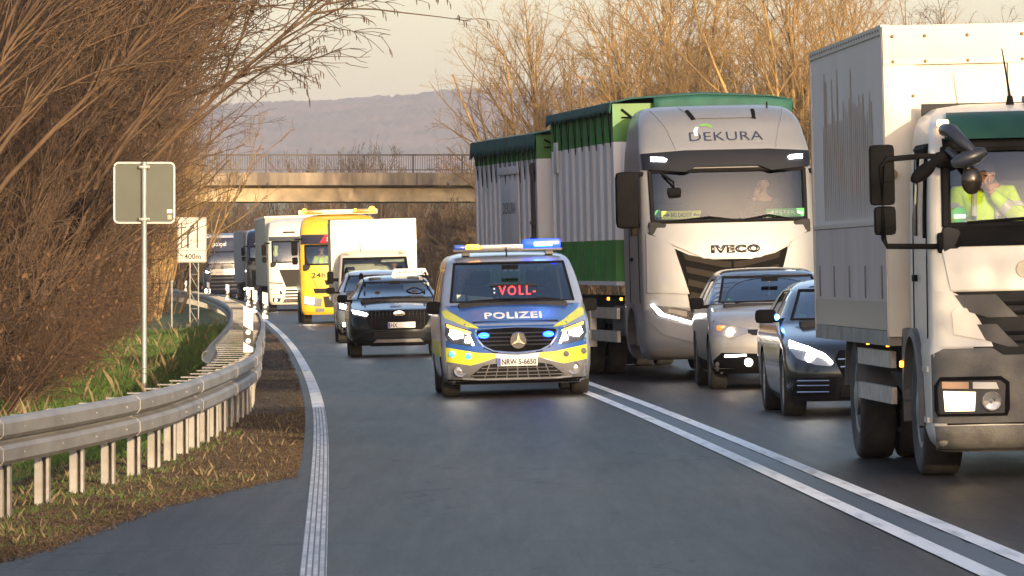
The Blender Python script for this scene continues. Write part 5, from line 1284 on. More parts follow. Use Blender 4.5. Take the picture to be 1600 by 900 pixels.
for f in (lambda q: q, mir):
    panel(sk, f([(-1.135, .985), (-.69, .985), (-.72, 1.06), (-.79, 1.19), (-.87, 1.31), (-.93, 1.37), (-.99, 1.402), (-1.13, 1.402)]), proud=.016, thick=.03).build('corner_panel', white_t, ax)
    panel(sk, f([(-.975, 1.08), (-.745, 1.03), (-.80, 1.14), (-.875, 1.27), (-.945, 1.29), (-.985, 1.24)]), proud=.028, thick=.014).build('corner_lamp_cover', mat('lamp_cover', (.62, .60, .55), rough=.25), ax)
bm_ = panel(sk, [(-1.13, .42), (1.13, .42), (1.135, .93), (1.05, .975), (.70, .975), (.62, .92), (-.62, .92), (-.70, .975), (-1.05, .975), (-1.135, .93)], proud=.014, thick=.05).build('bumper', mat('bumper_grey', (.085, .085, .085), rough=.7, col2=(.13, .125, .118), vscale=2.5, bump=.2), ax)
for f in (lambda q: q, mir):
    panel(sk, f([(-1.10, .47), (-.60, .47), (-.58, .52), (-.58, .72), (-.64, .765), (-1.08, .765), (-1.12, .70), (-1.12, .52)]), proud=.020, thick=.02).build('lamp_frame', blackp, bm_)
    panel(sk, f([(-1.09, .49), (-.62, .49), (-.61, .70), (-.65, .735), (-1.08, .735), (-1.10, .68)]), proud=.026, thick=.01).build('headlight', head_house, bm_)
    panel(sk, f([(-1.05, .51), (-.84, .51), (-.83, .65), (-1.06, .66)]), proud=.036, thick=.012).build('low_beam', lamp('lorry_headlamp', (1, .78, .40), 1.6), bm_)
    panel(sk, f([(-1.07, .68), (-.88, .675), (-.88, .725), (-1.07, .73)]), proud=.036, thick=.012).build('reflector', mat('reflector_amber', (.45, .3, .2), rough=.2), bm_)
    panel(sk, f([(-.85, .675), (-.66, .67), (-.68, .72), (-.85, .725)]), proud=.036, thick=.012).build('position_lamp', mat('clear_reflector', (.6, .6, .58), rough=.2), bm_)
    b = MB(); u = f([(-.715, .58)])[0][0]; b.lathe([(0, .075), (-.02, .07), (-.006, .06), (.004, .02), (-.01, .001)], (u, sk.F(u, .58) - .032, .58), 'y', 22); b.build('high_beam', head_lens, bm_)
panel(sk, [(-1.09, .215), (1.09, .215), (1.12, .40), (-1.12, .40)], proud=.020, thick=.04).build('bumper_skirt', mat('skirt_grey', (.17, .165, .155), rough=.7, col2=(.09, .085, .08), vscale=3.5, cov=(.48, .66), bump=.3), ax)
lines_on(sk, [[(-1.03, .415), (-.7, .42), (-.4, .415)]], .010, 'bumper_gap', dark, ax)
# mirror arms, main and wide-angle mirrors
b = MB(); arm = [(-.98, .30, 2.40), (-1.15, .24, 2.41), (-1.44, .15, 2.39), (-1.475, .14, 2.34), (-1.475, .14, 1.80), (-1.45, .15, 1.745), (-1.1, .22, 1.735), (-1.0, .25, 1.74)]
b.tube(arm, .021, 8); b.box((-.99, .30, 2.38), (.14, .14, .12), bev=.03); b.box((-1.02, .24, 1.76), (.10, .12, .16), bev=.03); ma = b.build('mirror_arm', blackp, ax)
for (xx, zz, w_, h_) in ((-1.47, 2.275, .185, .45), (-1.455, 1.935, .16, .215)):
    b = MB(); b.box((xx, .22, zz), (w_, .12, h_), bev=.035); b.box((xx + .03, .155, zz), (.085, .03, .11), bev=.01); b.build('wing_mirror', blackp, ma)
    b = MB(); b.box((xx, .284, zz), (w_ * .85, .006, h_ * .88)); b.build('mirror_glass', chrome, ma)
b = MB(); arm = [(1.0, .30, 2.40), (1.40, .15, 2.39), (1.475, .14, 2.34), (1.475, .14, 1.80), (1.45, .15, 1.745), (1.0, .25, 1.74)]
b.tube(arm, .021, 8); ma2 = b.build('mirror_arm', blackp, ax)
b = MB(); b.box((1.47, .22, 2.275), (.185, .12, .45), bev=.035); b.build('wing_mirror', blackp, ma2)
b = MB(); b.ball((-1.17, .12, 2.29), .12, 14, (1.0, .5, .45)); bmesh.ops.rotate(b.bm, cent=(-1.17, .12, 2.29), matrix=Matrix.Rotation(R(-38), 3, 'Y'), verts=b.bm.verts[:]); b.tube([(-1.0, .24, 2.40), (-1.08, .14, 2.37), (-1.15, .12, 2.32)], .03, 8); b.build('kerb_mirror', blackp, ax)
b = MB(); b.tube([(-.99, .25, 2.60), (-.96, .08, 2.59), (-.90, -.02, 2.51), (-.82, -.06, 2.43)], [.05, .055, .05, .035], 10); b.tube([(-.97, -.02, 2.34), (-.88, -.05, 2.37), (-.79, -.05, 2.405), (-.72, -.04, 2.43)], [.03, .062, .062, .03], 12); b.tube([(-.97, .22, 2.45), (-.90, .05, 2.36), (-.84, -.02, 2.30)], .03, 8)
b.build('ramp_mirror', mat('mirror_blue_black', (.02, .024, .035), rough=.35), ax)
b = MB(); b.ball((-.83, -.03, 2.215), .092, 18, (.85, .45, 1.12)); b.tube([(-.86, -.02, 2.33), (-.84, -.03, 2.27)], .025, 8); b.build('front_mirror', mat('mirror_back_gloss', (.02, .016, .012), rough=.15), ax)
wiper(ax, [(-.85, sk.F(.85, 1.9) - .03, 1.905), (-.3, sk.F(.3, 1.9) - .03, 1.935), (.2, sk.F(.2, 1.9) - .03, 1.90)], .014)
wiper(ax, [(-.25, sk.F(.3, 1.86) - .03, 1.87), (-.1, sk.F(.1, 1.9) - .03, 1.93), (.4, sk.F(.4, 1.9) - .03, 1.91)], .014)
b = MB(); b.lathe([(0, .058), (-.004, .001)], (-.90, sk.F(.9, 1.95) + .012, 1.965), 'y', 20); gs = b.build('green_sticker', MATS['badge_green'], ax)
b = MB(); b.box((-.90, sk.F(.9, 1.95) + .005, 1.955), (.085, .004, .03)); b.build('sticker_label', white_m, gs)
for sx in (-1, 1):
    b = MB(); b.box((sx * .985, .42, 2.655), (.085, .08, .05), bev=.015); b.build('roof_indicator', lamp('roof_amber', (1, .55, .15), 3), ax)
b = MB(); b.tube([(-.42, .9, 2.78), (-.42, .9, 2.86)], [.035, .02], 8); b.tube([(-.42, .9, 2.86), (-.47, .92, 3.22)], [.010, .005], 6); b.build('antenna', blackp, ax)
b = MB(); b.box((-.22, .8, 2.83), (.22, .3, .06), bev=.02); b.build('roof_hatch', greyp, ax)
for sg in (-1, 1):
    lines_on(sk, [[(.46, 1.05), (.46, 1.75), (.54, 2.50), (1.42, 2.50), (1.42, 1.05)]], .009, 'door_seam', blackp, ax, 's', sg)
    lines_on(sk, [[(.50, 1.80), (.57, 2.47), (1.36, 2.47)]], .028, 'window_frame', blackp, ax, 's', sg)
    b = MB(); b.box((sg * 1.135, 1.25, 1.50), (.03, .2, .05), bev=.01); b.build('door_handle', blackp, ax)
    b = MB(); b.lathe([(sg * .86, .62), (sg * 1.17, .62), (sg * 1.18, .56), (sg * .86, .56)], (0, 1.32, .50), 'x', 24, R(-10), R(190)); b.span((sg * .95, 1.86, .55), (sg * 1.18, 1.95, 1.12), bev=.03)
    b.build('wheel_arch', greyp, ax)
    b = MB(); b.span((sg * .9, .45, .42), (sg * 1.15, .8, .46)); b.span((sg * .9, .42, .80), (sg * 1.15, .75, .84)); b.build('cab_step', alu, ax)
for i in range(2):
    b = MB(); b.box((-1.19, 1.86 , 1.0 - .16), (.03, .05, .05), bev=.012)
    if i == 0: b.build('side_marker', amber_m, ax)
    else: b.bm.free()
chassis(ax, 1.6, 8.0, (5.9,), .5, track=1.02, zt=1.02)
wheel(ax, -.98, 1.32, .5, .30, rim_d, truck=True); wheel(ax, .98, 1.32, .5, .30, rim_d, truck=True)
# box body
side_m = mat('box_side', (.50, .48, .49), rough=.5, col2=(.42, .385, .37), vscale=.55, stretch=(1, 1.2, .35), cov=(.4, .8))
front_m = mat('box_front', (.60, .565, .49), rough=.5, col2=(.52, .48, .41), vscale=.8)
BX = 1.27; by0, by1 = 1.92, 8.25; bz0, bz1 = 1.05, 3.44
b = MB(); b.span((-BX, by0, bz0), (BX, by0 + .05, bz1)); b.build('front_wall', front_m, ax)
b = MB()
for (x0, x1) in ((-BX - .004, -BX + .24), (-.31, -.14), (.14, .31), (BX - .24, BX + .004)): b.span((x0, by0 - .035, bz0), (x1, by0, 3.14))
b.span((-BX - .004, by0 - .045, 3.14), (BX + .004, by0, 3.19)); b.span((-BX - .004, by0 - .035, 3.19), (BX + .004, by0 + .01, bz1 + .005)); b.build('front_frame', front_m, ax, bevel=.004)
b = MB()
for x in (-1.20, -.95, -.62, -.2):
    for z in (3.165, 3.36): b.ball((x, by0 - .045, z), .014, 8)
for z in (1.3, 1.7, 2.1, 2.5, 2.9): b.ball((-1.05, by0 - .038, z), .014, 8)
b.build('rivet', mat('rivet_rust', (.22, .13, .07), rough=.7), ax, smooth=0)
b = MB(); b.lathe([(0, .04), (-.05, .036), (-.055, .001)], (-1.22, by0 - .03, 2.30), 'y', 14); b.build('bump_stop', mat('rubber_tan', (.28, .17, .08), rough=.7), ax)
for sg in (-1, 1):
    b = MB(); b.span((sg * BX, by0 + .06, 1.95), (sg * (BX - .04), by1, bz1)); b.build('side_wall', side_m, ax)
    b = MB(); b.span((sg * (BX + .012), by0 + .02, bz1 - .06), (sg * (BX - .06), by1 + .02, bz1 + .012)); b.span((sg * (BX + .012), by0 + .02, 1.915), (sg * (BX - .02), by1 + .02, 1.95)); b.span((sg * (BX + .012), by0 + .0, bz0), (sg * (BX - .05), by0 + .06, bz1 - .06)); b.span((sg * (BX + .014), by1 - .08, bz0), (sg * (BX - .05), by1, bz1 - .06)); b.build('side_frame', mat('frame_alu', (.40, .39, .39), rough=.45, metal=.5), ax)
    for i in range(28):
        b = MB(); b.box((sg * (BX + .014), by0 + .2 + i * .22, bz1 - .022), (.012, .06, .016)); b.build('edge_rivet', mat('rivet_dark', (.15, .14, .14), rough=.6), ax, smooth=0)
    b = MB(); b.span((sg * (BX + .004), by0 + .07, 1.10), (sg * (BX - .03), by1 - .09, 1.91)); q = b.build('drop_side', mat('drop_side', (.37, .35, .37), rough=.42, col2=(.30, .285, .29), vscale=1.2, stretch=(1, 2, .4)), ax)
    b = MB(); b.span((sg * (BX + .008), by0 + .07, 1.10), (sg * BX, by1 - .09, 1.32)); b.build('drop_side_band', mat('band_grey_green', (.17, .20, .19), rough=.35), q)
    for i in range(5):
        b = MB(); b.span((sg * (BX + .012), by0 + .4 + i * 1.35, 1.34), (sg * (BX + .002), by0 + .47 + i * 1.35, 1.60), bev=.004); b.build('latch', mat('latch_dark', (.12, .11, .11), rough=.5), q)
    b = MB(); b.span((sg * (BX + .01), by0, bz0 - .07), (sg * (BX - .1), by1, bz0 + .045)); b.build('floor_rail', mat('rail_dirty', (.24, .23, .21), rough=.7, var=.4, vscale=3), ax)
    b = MB()
    for z in (.52, .80): b.span((sg * 1.21, 2.45, z), (sg * 1.17, 5.2, z + .13))
    b.build('side_guard', mat('guard_alu', (.42, .41, .40), rough=.5, metal=.4, var=.4), ax)
    b = MB(); b.lathe([(sg * .62, .60), (sg * 1.2, .60), (sg * 1.2, .57), (sg * .62, .57)], (0, 5.9, .50), 'x', 24, R(10), R(170)); b.build('mudguard', greyp, ax)
    b = MB()
    for y in (2.6, 4.2): b.box((sg * 1.22, y, .99), (.02, .05, .05))
    b.build('marker_lamp', amber_m, ax)
b = MB(); b.span((-BX, by0 + .05, bz1 - .02), (BX, by1, bz1)); b.span((-BX + .05, by0 + .05, bz0), (BX - .05, by1, bz0 + .04)); b.span((-BX + .04, by1 - .05, bz0), (BX - .04, by1, bz1 - .02)); b.build('box_shell', front_m, ax)
b = MB()
for k in range(4): b.tube([(-.85, 3.3 + .22 * k, .5), (-1.0, 3.3 + .22 * k, .75), (-.85, 3.3 + .22 * k, 1.0)], .07, 8)
b.build('air_tank', greyp, ax)
# rust-brown water stains run down the side wall from old lettering
b = MB(); rngs = np.random.RandomState(4)
for i in range(26):
    y = 2.9 + i * .17 + .03 * rngs.rand(); zt = 2.78 + .2 * rngs.rand() + (.35 if i in (10, 17) else 0) + (.3 if i in (20, 23, 24) else 0); wd = .03 + .04 * rngs.rand()
    b.strip([[(-BX - .003, y - wd * .5, zt), (-BX - .003, y + wd * .5, zt)], [(-BX - .003, y - wd, zt - .25), (-BX - .003, y + wd, zt - .25)], [(-BX - .003, y - wd * .7, 2.1 + .2 * rngs.rand()), (-BX - .003, y + wd * .7, 2.1 + .2 * rngs.rand())], [(-BX - .003, y - wd * .2, 1.98), (-BX - .003, y + wd * .2, 1.98)]])
b.build('side_stain', mat('stain_brown', (.34, .21, .13), rough=.6, col2=(.42, .33, .26), vscale=5), ax)
place(ax, 4.28, 47.4, -.041)

# ---------------------------------------------------------------- distant lorries: one builder, their own faces
def far_lorry(name, label, W, H, body_m, roof_m, ws_z, front, D, X, slope, box=None, visor=None, lamps=None, roofP=1.2, glass_m=win, mirrors=True):
    root = empty(name, label, 'lorry')
    rows = [(.28, .12, 2.2, W * .93, .3, .1), (.42, .02, 2.25, W * .985, .3, .1), (1.0, 0, 2.25, W, .28, .1), (ws_z[0], .05, 2.25, W, .26, .1), (ws_z[1], .24, 2.25, W * .985, .24, .1), (ws_z[1] + .25, .36, 2.25, W * .97, .26, .1), (H - .25, roofP * .55, 2.25, W * .92, .35, .15), (H - .08, roofP * .85, 2.25, W * .84, .4, .3), (H, roofP * 1.2, 2.2, W * .6, .3, .3)]
    ws = [(-W * .86, ws_z[0]), (W * .86, ws_z[0]), (W * .86, ws_z[1]), (-W * .86, ws_z[1])]
    sk = lorry_cab(root, rows, body_m, ws, [[(.6, ws_z[0] - .1), (1.4, ws_z[0] - .1), (1.4, ws_z[1] - .05), (.7, ws_z[1] - .05)]], 1.38, .5, glass_m=glass_m, step=.12)
    for (nm, poly, m_, pr) in front:
        for f in ((lambda q: q, mir) if min(p[0] for p in poly) < -.02 and max(p[0] for p in poly) < -.0 else (lambda q: q,)):
            panel(sk, f(poly), proud=pr, res=.12).build(nm, m_, root)
    for sg in (-1, 1):
        wheel(root, sg * 1.05, 1.38, .5, .30, rim_d, truck=True)
        if mirrors:
            b = MB(); b.box((sg * (W + .16), .35, ws_z[0] + .52), (.20, .16, .46), bev=.05); b.box((sg * (W + .15), .35, ws_z[0] + .12), (.18, .14, .24), bev=.05); b.box((sg * (W + .03), .36, ws_z[0] + .80), (.25, .06, .06)); b.build('wing_mirror', blackp, root)
    if box:
        m_, L_, hz, z0, y0, rm = box
        b = MB(); b.span((-1.27, y0, z0), (1.27, y0 + L_, hz - .10)); b.build('box_body', m_, root, bevel=.02)
        b = MB(); b.span((-1.285, y0 - .02, hz - .10), (1.285, y0 + L_, hz)); b.build('box_roof', rm, root, bevel=.02)
        chassis(root, 2.2, y0 + L_ - .2, (y0 + L_ - 2.2, y0 + L_ - 3.5), .5, track=1.06, zt=z0 - .02, twin=False)
    else:
        chassis(root, 2.2, 9.5, (6.2, 7.5), .5, track=1.06, twin=False)
    place(root, X, D, slope)
    return root, sk
cream = mat('lorry_cream', (.66, .63, .55), rough=.4, coat=.4, var=.12)
gdk = mat('grille_charcoal', (.03, .028, .025), rough=.8, spec=.2)
ma, sk = far_lorry('semi_lorry', 'cream silver articulated lorry with dark central grille, next in the queue behind the yellow lorry', 1.25, 3.82, cream, silver_t, (2.02, 2.88),
    [('sun_visor', [(-1.18, 2.92), (1.18, 2.92), (1.2, 3.08), (-1.2, 3.08)], mat('visor_smoke', (.05, .055, .06), rough=.3), .10),
     ('roof_slot', [(-.62, 3.22), (-.10, 3.22), (-.12, 3.29), (-.60, 3.29)], gdk, .012),
     ('radiator_grille', [(-.55, 1.0), (.55, 1.0), (.82, 1.72), (-.82, 1.72)], gdk, .012), ('slat_panel', [(-.60, .56), (.60, .56), (.55, .97), (-.55, .97)], dark, .008),
     ('slat', [(-.58, .62), (.58, .62), (.57, .68), (-.57, .68)], cream, .022), ('slat', [(-.58, .75), (.58, .75), (.56, .81), (-.56, .81)], cream, .022), ('slat', [(-.58, .88), (.58, .88), (.55, .94), (-.55, .94)], cream, .022),
     ('lower_grille', [(-.7, .36), (.7, .36), (.62, .50), (-.62, .50)], gdk, .012), ('fog_housing', [(-1.1, .40), (-.82, .40), (-.76, .54), (-1.1, .56)], gdk, .014), ('fog_lamp', [(-1.02, .43), (-.94, .43), (-.94, .51), (-1.02, .51)], head_soft, .024),
     ('headlight', [(-1.18, .72), (-.70, .70), (-.74, .84), (-1.16, .92)], head_house, .012), ('low_beam', [(-1.14, .77), (-.82, .74), (-.86, .82), (-1.12, .87)], head_soft, .024),
     ('headlamp_seam', [(-1.22, 1.17), (-.66, 1.12), (-.67, 1.16), (-1.22, 1.21)], gdk, .010)], 264, -8.75, -.072,
    box=(mat('trailer_olive', (.33, .34, .28), rough=.6, var=.2), 13.4, 3.96, 1.05, 2.6, mat('trailer_cream', (.72, .68, .55), rough=.5)))
b = MB()
for x in (-.16, 0, .16): b.ball((x + .45, -.05, 1.52), .06, 10)
b.build('grille_lamp', head_soft, ma, smooth=0)
yel = mat('recovery_yellow', (.72, .44, .03), rough=.38, coat=.5, var=.15)
navy = mat('header_navy', (.02, .018, .03), rough=.3)
yl, sk = far_lorry('recovery_lorry', 'yellow recovery lorry with amber beacons lit on its roof', 1.25, 3.42, yel, yel, (1.86, 2.46),
    [('header_panel', [(-1.2, 2.50), (1.2, 2.50), (1.18, 2.80), (-1.18, 2.80)], navy, .06), ('header_sign', [(-.62, 2.53), (.62, 2.53), (.5, 2.77), (-.46, 2.77)], mat('sign_red', (.5, .02, .03), rough=.4), .075),
     ('radiator_grille', [(-.8, .95), (.8, .95), (.86, 1.10), (-.86, 1.10)], dark, .012), ('radiator_grille', [(-.45, 1.2), (.45, 1.2), (.5, 1.36), (-.5, 1.36)], dark, .012),
     ('lower_grille', [(-.5, .5), (.5, .5), (.55, .85), (-.55, .85)], gdk, .012),
     ('headlight', [(-1.14, .60), (-.62, .52), (-.58, .78), (-1.16, .86)], head_lens, .014), ('low_beam', [(-1.12, .66), (-.86, .62), (-.84, .80), (-1.12, .84)], head_m, .028), ('fog_lamp', [(-.80, .36), (-.52, .36), (-.52, .48), (-.80, .48)], head_lens, .016)], 201, -5.36, -.052, roofP=1.0)
lettering('header_text', 'SC', sk, (-.40, 2.58, .05, 2.72), white_m, yl, proud=.09, bold=.05)
lettering('front_text', '24h', sk, (-.90, 1.44, -.46, 1.60), black_m, yl, proud=.016, bold=.01)
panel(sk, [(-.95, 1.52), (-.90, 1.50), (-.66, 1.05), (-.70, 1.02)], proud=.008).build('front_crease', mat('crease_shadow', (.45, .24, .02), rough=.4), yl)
b = MB(); b.lathe([(0, .17), (-.03, .16), (-.02, .10), (-.03, .001)], (-.15, sk.F(.15, 3.02) - .03, 3.02), 'y', 24); b.build('round_emblem', mat('emblem_grey', (.12, .11, .10), rough=.4, metal=.4), yl)
b = MB(); b.box((.55, 1.15, 3.50), (2.5, .3, .16), bev=.03); lb = b.build('light_bar', mat('bar_clear', (.62, .55, .40), rough=.3), yl)
lb.location = (-.55, 0, 0)
for (x, w_) in ((-.80, .62), (.85, .75)):
    b = MB(); b.box((x, 1.13, 3.51), (w_, .31, .13), bev=.03); b.build('amber_lens', amber_off, yl)
for x, r_ in ((-1.05, .08), (1.08, .11), (.55, .05)):
    b = MB(); b.ball((x, .99, 3.55), r_, 12); b.build('beacon', amber_m, yl)
panel(sk, [(-.34, 3.12), (.80, 3.12), (.78, 3.26), (-.32, 3.26)], proud=.02).build('roof_slot', gdk, yl)
b = MB(); b.span((-1.2, 2.6, 1.0), (1.2, 9.3, 1.25)); b.span((-1.1, 2.5, 1.25), (1.1, 4.2, 2.9), bev=.05); b.build('recovery_bed', yel, yl)
dk = paint('lorry_black_blue', (.022, .028, .042), rough=.3); grim = mat('lorry_grime', (.13, .12, .12), rough=.6, var=.3)
bl, sk = far_lorry('semi_lorry', 'dark blue articulated lorry with grey trailer, between the cream lorry and the navy lorry', 1.25, 3.95, dk, dk, (2.2, 2.98),
    [('header_panel', [(-1.15, 3.02), (1.15, 3.02), (1.12, 3.5), (-1.12, 3.5)], navy, .04), ('front_band', [(-1.2, 1.75), (1.2, 1.75), (1.2, 1.95), (-1.2, 1.95)], mat('band_steel', (.12, .13, .15), rough=.3, metal=.4), .015),
     ('radiator_grille', [(-.95, .8), (.95, .8), (1.0, 1.68), (-1.0, 1.68)], dark, .012), ('headlight', [(-1.18, .62), (-.8, .58), (-.78, .72), (-1.16, .78)], head_house, .014), ('low_beam', [(-1.12, .65), (-.9, .63), (-.9, .70), (-1.12, .73)], head_soft, .024)], 352, -13.3, -.085,
    box=(mat('trailer_grey_brown', (.19, .17, .17), rough=.7, var=.2), 13.4, 3.9, 1.05, 2.6, mat('trailer_edge', (.30, .28, .27), rough=.6)))
b = MB(); b.lathe([(0, .15), (-.03, .14), (-.03, .11), (0, .10)], (-.60, sk.F(.6, 1.85) - .02, 1.87), 'y', 20); b.build('star_emblem', chrome, bl)
panel(sk, [(-.10, 3.10), (.75, 3.10), (.75, 3.19), (-.10, 3.19)], proud=.055, thick=.01).build('header_strip', white_m, bl); panel(sk, [(-.78, 3.12), (-.56, 3.12), (-.56, 3.18), (-.78, 3.18)], proud=.055, thick=.01).build('header_mark', white_m, bl)
po, sk = far_lorry('semi_lorry', 'navy articulated lorry lettered polipal, farthest of the queue by the lane sign', 1.25, 3.9, paint('polipal_navy', (.025, .03, .055), rough=.35), dk, (2.1, 2.80),
    [('header_panel', [(-1.2, 2.84), (1.2, 2.84), (1.16, 3.60), (-1.16, 3.60)], mat('header_blue', (.035, .04, .075), rough=.4), .04), ('roof_edge', [(-1.10, 3.64), (1.10, 3.64), (1.0, 3.80), (-1.0, 3.80)], white_t, .02),
     ('name_strip', [(-.85, 1.45), (.85, 1.45), (.9, 1.78), (-.9, 1.78)], mat('strip_silver', (.45, .43, .40), rough=.3, metal=.5), .02), ('radiator_grille', [(-.85, .5), (.85, .5), (.85, 1.4), (-.85, 1.4)], dark, .010)] +
    [('grille_slat', [(-.84, z), (.84, z), (.84, z + .09), (-.84, z + .09)], greyp, .024) for z in (.55, .77, .99, 1.21)] +
    [('headlight', [(-1.2, .40), (-.9, .40), (-.9, .60), (-1.2, .62)], head_soft, .016), ('marker_lamp', [(-1.16, 1.60), (-.96, 1.56), (-.95, 1.64), (-1.14, 1.70)], head_soft, .016)], 380, -17.0, -.092,
    box=(mat('trailer_brown', (.17, .13, .11), rough=.7, var=.2), 13.4, 3.9, 1.05, 2.6, mat('trailer_edge', (.30, .28, .27), rough=.6)))
lettering('header_text', 'polipal', sk, (-.68, 3.06, .12, 3.42), white_m, po, proud=.05, bold=.02)
lettering('strip_text', 'SCANIA', sk, (-.55, 1.54, .55, 1.68), white_m, po, proud=.028, bold=.04)

# ---------------------------------------------------------------- white box van
vw = mat('van_white', (.62, .595, .52), rough=.45, coat=.2, var=.06)
bv = empty('box_van', 'white box van with tall plain box body, behind the two suvs', 'van')
rows = [(.22, .12, 2.5, .86, .4, .1), (.34, .02, 2.5, .94, .45, .1), (.7, 0, 2.5, .98, .45, .1), (.95, .08, 2.5, .985, .5, .1), (1.1, .25, 2.5, .98, .5, .1), (1.28, .75, 2.5, .97, .45, .1), (1.36, .92, 2.5, .96, .36, .1), (1.95, 1.45, 2.5, .89, .3, .1), (2.05, 1.56, 2.5, .87, .3, .1), (2.13, 1.75, 2.48, .80, .4, .1), (2.17, 2.1, 2.4, .6, .3, .1)]
sk = lorry_cab(bv, rows, vw, [(-.86, 1.38), (.86, 1.38), (.80, 1.96), (-.80, 1.96)], [[(1.45, 1.38), (2.2, 1.38), (2.2, 1.92), (1.8, 1.92)]], .95, .34, ymid=2.2, track=.86)
for sg in (-1, 1):
    wheel(bv, sg * .86, .95, .34, .22, rim_d); wheel(bv, sg * .86, 4.4, .34, .22, rim_d)
    panel(sk, [(-.95 * sg, .75), (-.62 * sg, .70), (-.6 * sg, .9), (-.95 * sg, 1.0)] if sg > 0 else [(.62, .70), (.95, .75), (.95, 1.0), (.6, .9)], proud=.012).build('headlight', head_lens, bv)
    b = MB(); b.box((sg * .70, 1.55, 2.10), (.12, .1, .06), bev=.02); b.build('marker_lamp', mat('marker_orange', (.45, .30, .18), rough=.3), bv)
    b = MB(); b.box((sg * 1.16, 1.45, 1.48), (.17, .12, .32), bev=.05); b.box((sg * 1.03, 1.47, 1.42), (.2, .05, .09)); b.build('wing_mirror', blackp, bv)
gk = panel(sk, [(-.5, .62), (.5, .62), (.55, .86), (-.55, .86)], proud=.012).build('radiator_grille', blackp, bv)
panel(sk, [(-.9, .24), (.9, .24), (.92, .5), (-.92, .5)], proud=.010).build('bumper', greyp, bv)
b = MB(); b.span((-1.10, 2.25, .85), (1.10, 6.6, 2.96), bev=.06); b.build('box_body', vw, bv)
b = MB(); b.span((-1.115, 2.235, 2.84), (1.115, 2.30, 2.975), bev=.02); b.span((-1.115, 2.24, .83), (-1.03, 2.29, 2.84), bev=.01); b.span((1.03, 2.24, .83), (1.115, 2.29, 2.84), bev=.01); b.build('box_frame', vw, bv)
b = MB(); b.span((-.5, 2.3, .4), (.5, 6.5, .84)); b.build('chassis', dark, bv)
b = MB(); b.tube([(-.35, 1.75, 2.14), (-.38, 1.8, 2.50)], [.012, .006], 6); b.build('antenna', blackp, bv)
b = MB(); b.box((.48, 1.62, 1.90), (.62, .015, .12), (-.5, 0, 0)); b.build('sun_visor', mat('visor_cream', (.55, .55, .47), rough=.8), bv)
place(bv, -3.43, 164, -.049)
# ================================================================ GUARDRAIL, POSTS, SIGNS
gr_m = mat('guardrail_zinc', (.31, .30, .28), rough=.62, metal=.25, col2=(.20, .185, .165), vscale=1.6, stretch=(1, .5, 2), cov=(.42, .7), bump=.06, bscale=50)
gr_d = mat('guardrail_zinc_dull', (.24, .235, .225), rough=.65, metal=.3, var=.4, vscale=2)
gl = empty('guardrail', 'long galvanised steel crash barrier curving away along the left verge', 'crash barrier')
PROF = [(u, z - .065) for u, z in [(.0, .425), (.05, .432), (.075, .46), (.075, .535), (.05, .56), (.0, .575), (.0, .60), (.05, .615), (.075, .64), (.075, .715), (.05, .742), (.0, .75)]]
D0, D1 = 24.0, 430.0
def rail_frame(d):
    d = np.asarray(d, float); x = rail_x(d); sl = (rail_x(d + .2) - rail_x(d - .2)) / .4
    n = np.stack([np.ones_like(sl), -sl], -1) / np.sqrt(1 + sl ** 2)[:, None]
    return x, n, CROSS * np.clip(x - edge_x(d) - 1.5, -3.2, 0)
def beam(d0, d1, off, flip, name, proud=0):
    k = max(2, int((d1 - d0) / .5)); d = np.linspace(d0, d1, k + 1); x, n, z = rail_frame(d)
    b = MB(); rows_ = []
    for i in range(k + 1):
        o = [off + (-(u + proud) if flip else (u + proud)) for u, _ in PROF]
        rows_.append([(x[i] + n[i, 0] * a, d[i] + n[i, 1] * a, z[i] + zz) for a, (_, zz) in zip(o, PROF)])
    b.strip(rows_); o = b.build(name, gr_m if not flip else gr_d, gl, smooth=0)
    md = o.modifiers.new('sheet', 'SOLIDIFY'); md.thickness = .006
    return o
ds_ = list(np.arange(D0, 240, 4.0)) + list(np.arange(240, D1 + 1, 10.0))
for i, (a, c) in enumerate(zip(ds_, ds_[1:])):
    beam(a - .02, c + .14, -.075, False, 'rail_beam', .006 * (i % 2))
for a, c in zip(ds_[14::4], ds_[18::4]): beam(a, c, -.66, True, 'rear_beam')
def post(b, x, n, z, d, gzv):
    t = (-n[1], n[0])
    a = math.atan2(t[1], t[0]) - math.pi / 2
    for (u, v, w_, l_) in ((0, .05, .10, .008), (-.05, 0, .008, .10), (.05, 0, .008, .10), (-.025, -.05, .052, .008), (.042, -.05, .018, .008)):
        cx, cy = x + n[0] * (u - .14) + t[0] * v, d + n[1] * (u - .14) + t[1] * v
        b.box((cx, cy, (gzv - .1 + z + .66) / 2), (w_, l_, z + .66 - gzv + .1), (0, 0, a))
def plank(b, x, n, z, d):
    a = math.atan2(n[1], n[0]); c0_ = float(np.interp(d, [65, 88], [.37, .63])); c = -(c0_ + .07) / 2
    b.box((x + n[0] * c, d + n[1] * c, z + .645), (c0_ - .07, .11, .012), (0, 0, a))
pd_ = np.arange(25.0, D1, 2.0); px_, pn_, pz_ = rail_frame(pd_)
rest_p, rest_k = MB(), MB()
for i, d in enumerate(pd_):
    g_ = gz(px_[i], d)
    if i < 99:
        b = MB(); post(b, px_[i], pn_[i], pz_[i], d, g_); b.build('post', gr_m, gl, smooth=0)
        b = MB(); plank(b, px_[i], pn_[i], pz_[i], d); b.build('spacer_bar', gr_d, gl, smooth=0)
    else:
        post(rest_p, px_[i], pn_[i], pz_[i], d, g_); plank(rest_k, px_[i], pn_[i], pz_[i], d)
for nm, bb, mm in (('far_posts', rest_p, gr_m), ('far_spacer_bars', rest_k, gr_d)):
    o = bb.build(nm, mm, gl, smooth=0); o['kind'] = 'stuff'
b = MB()
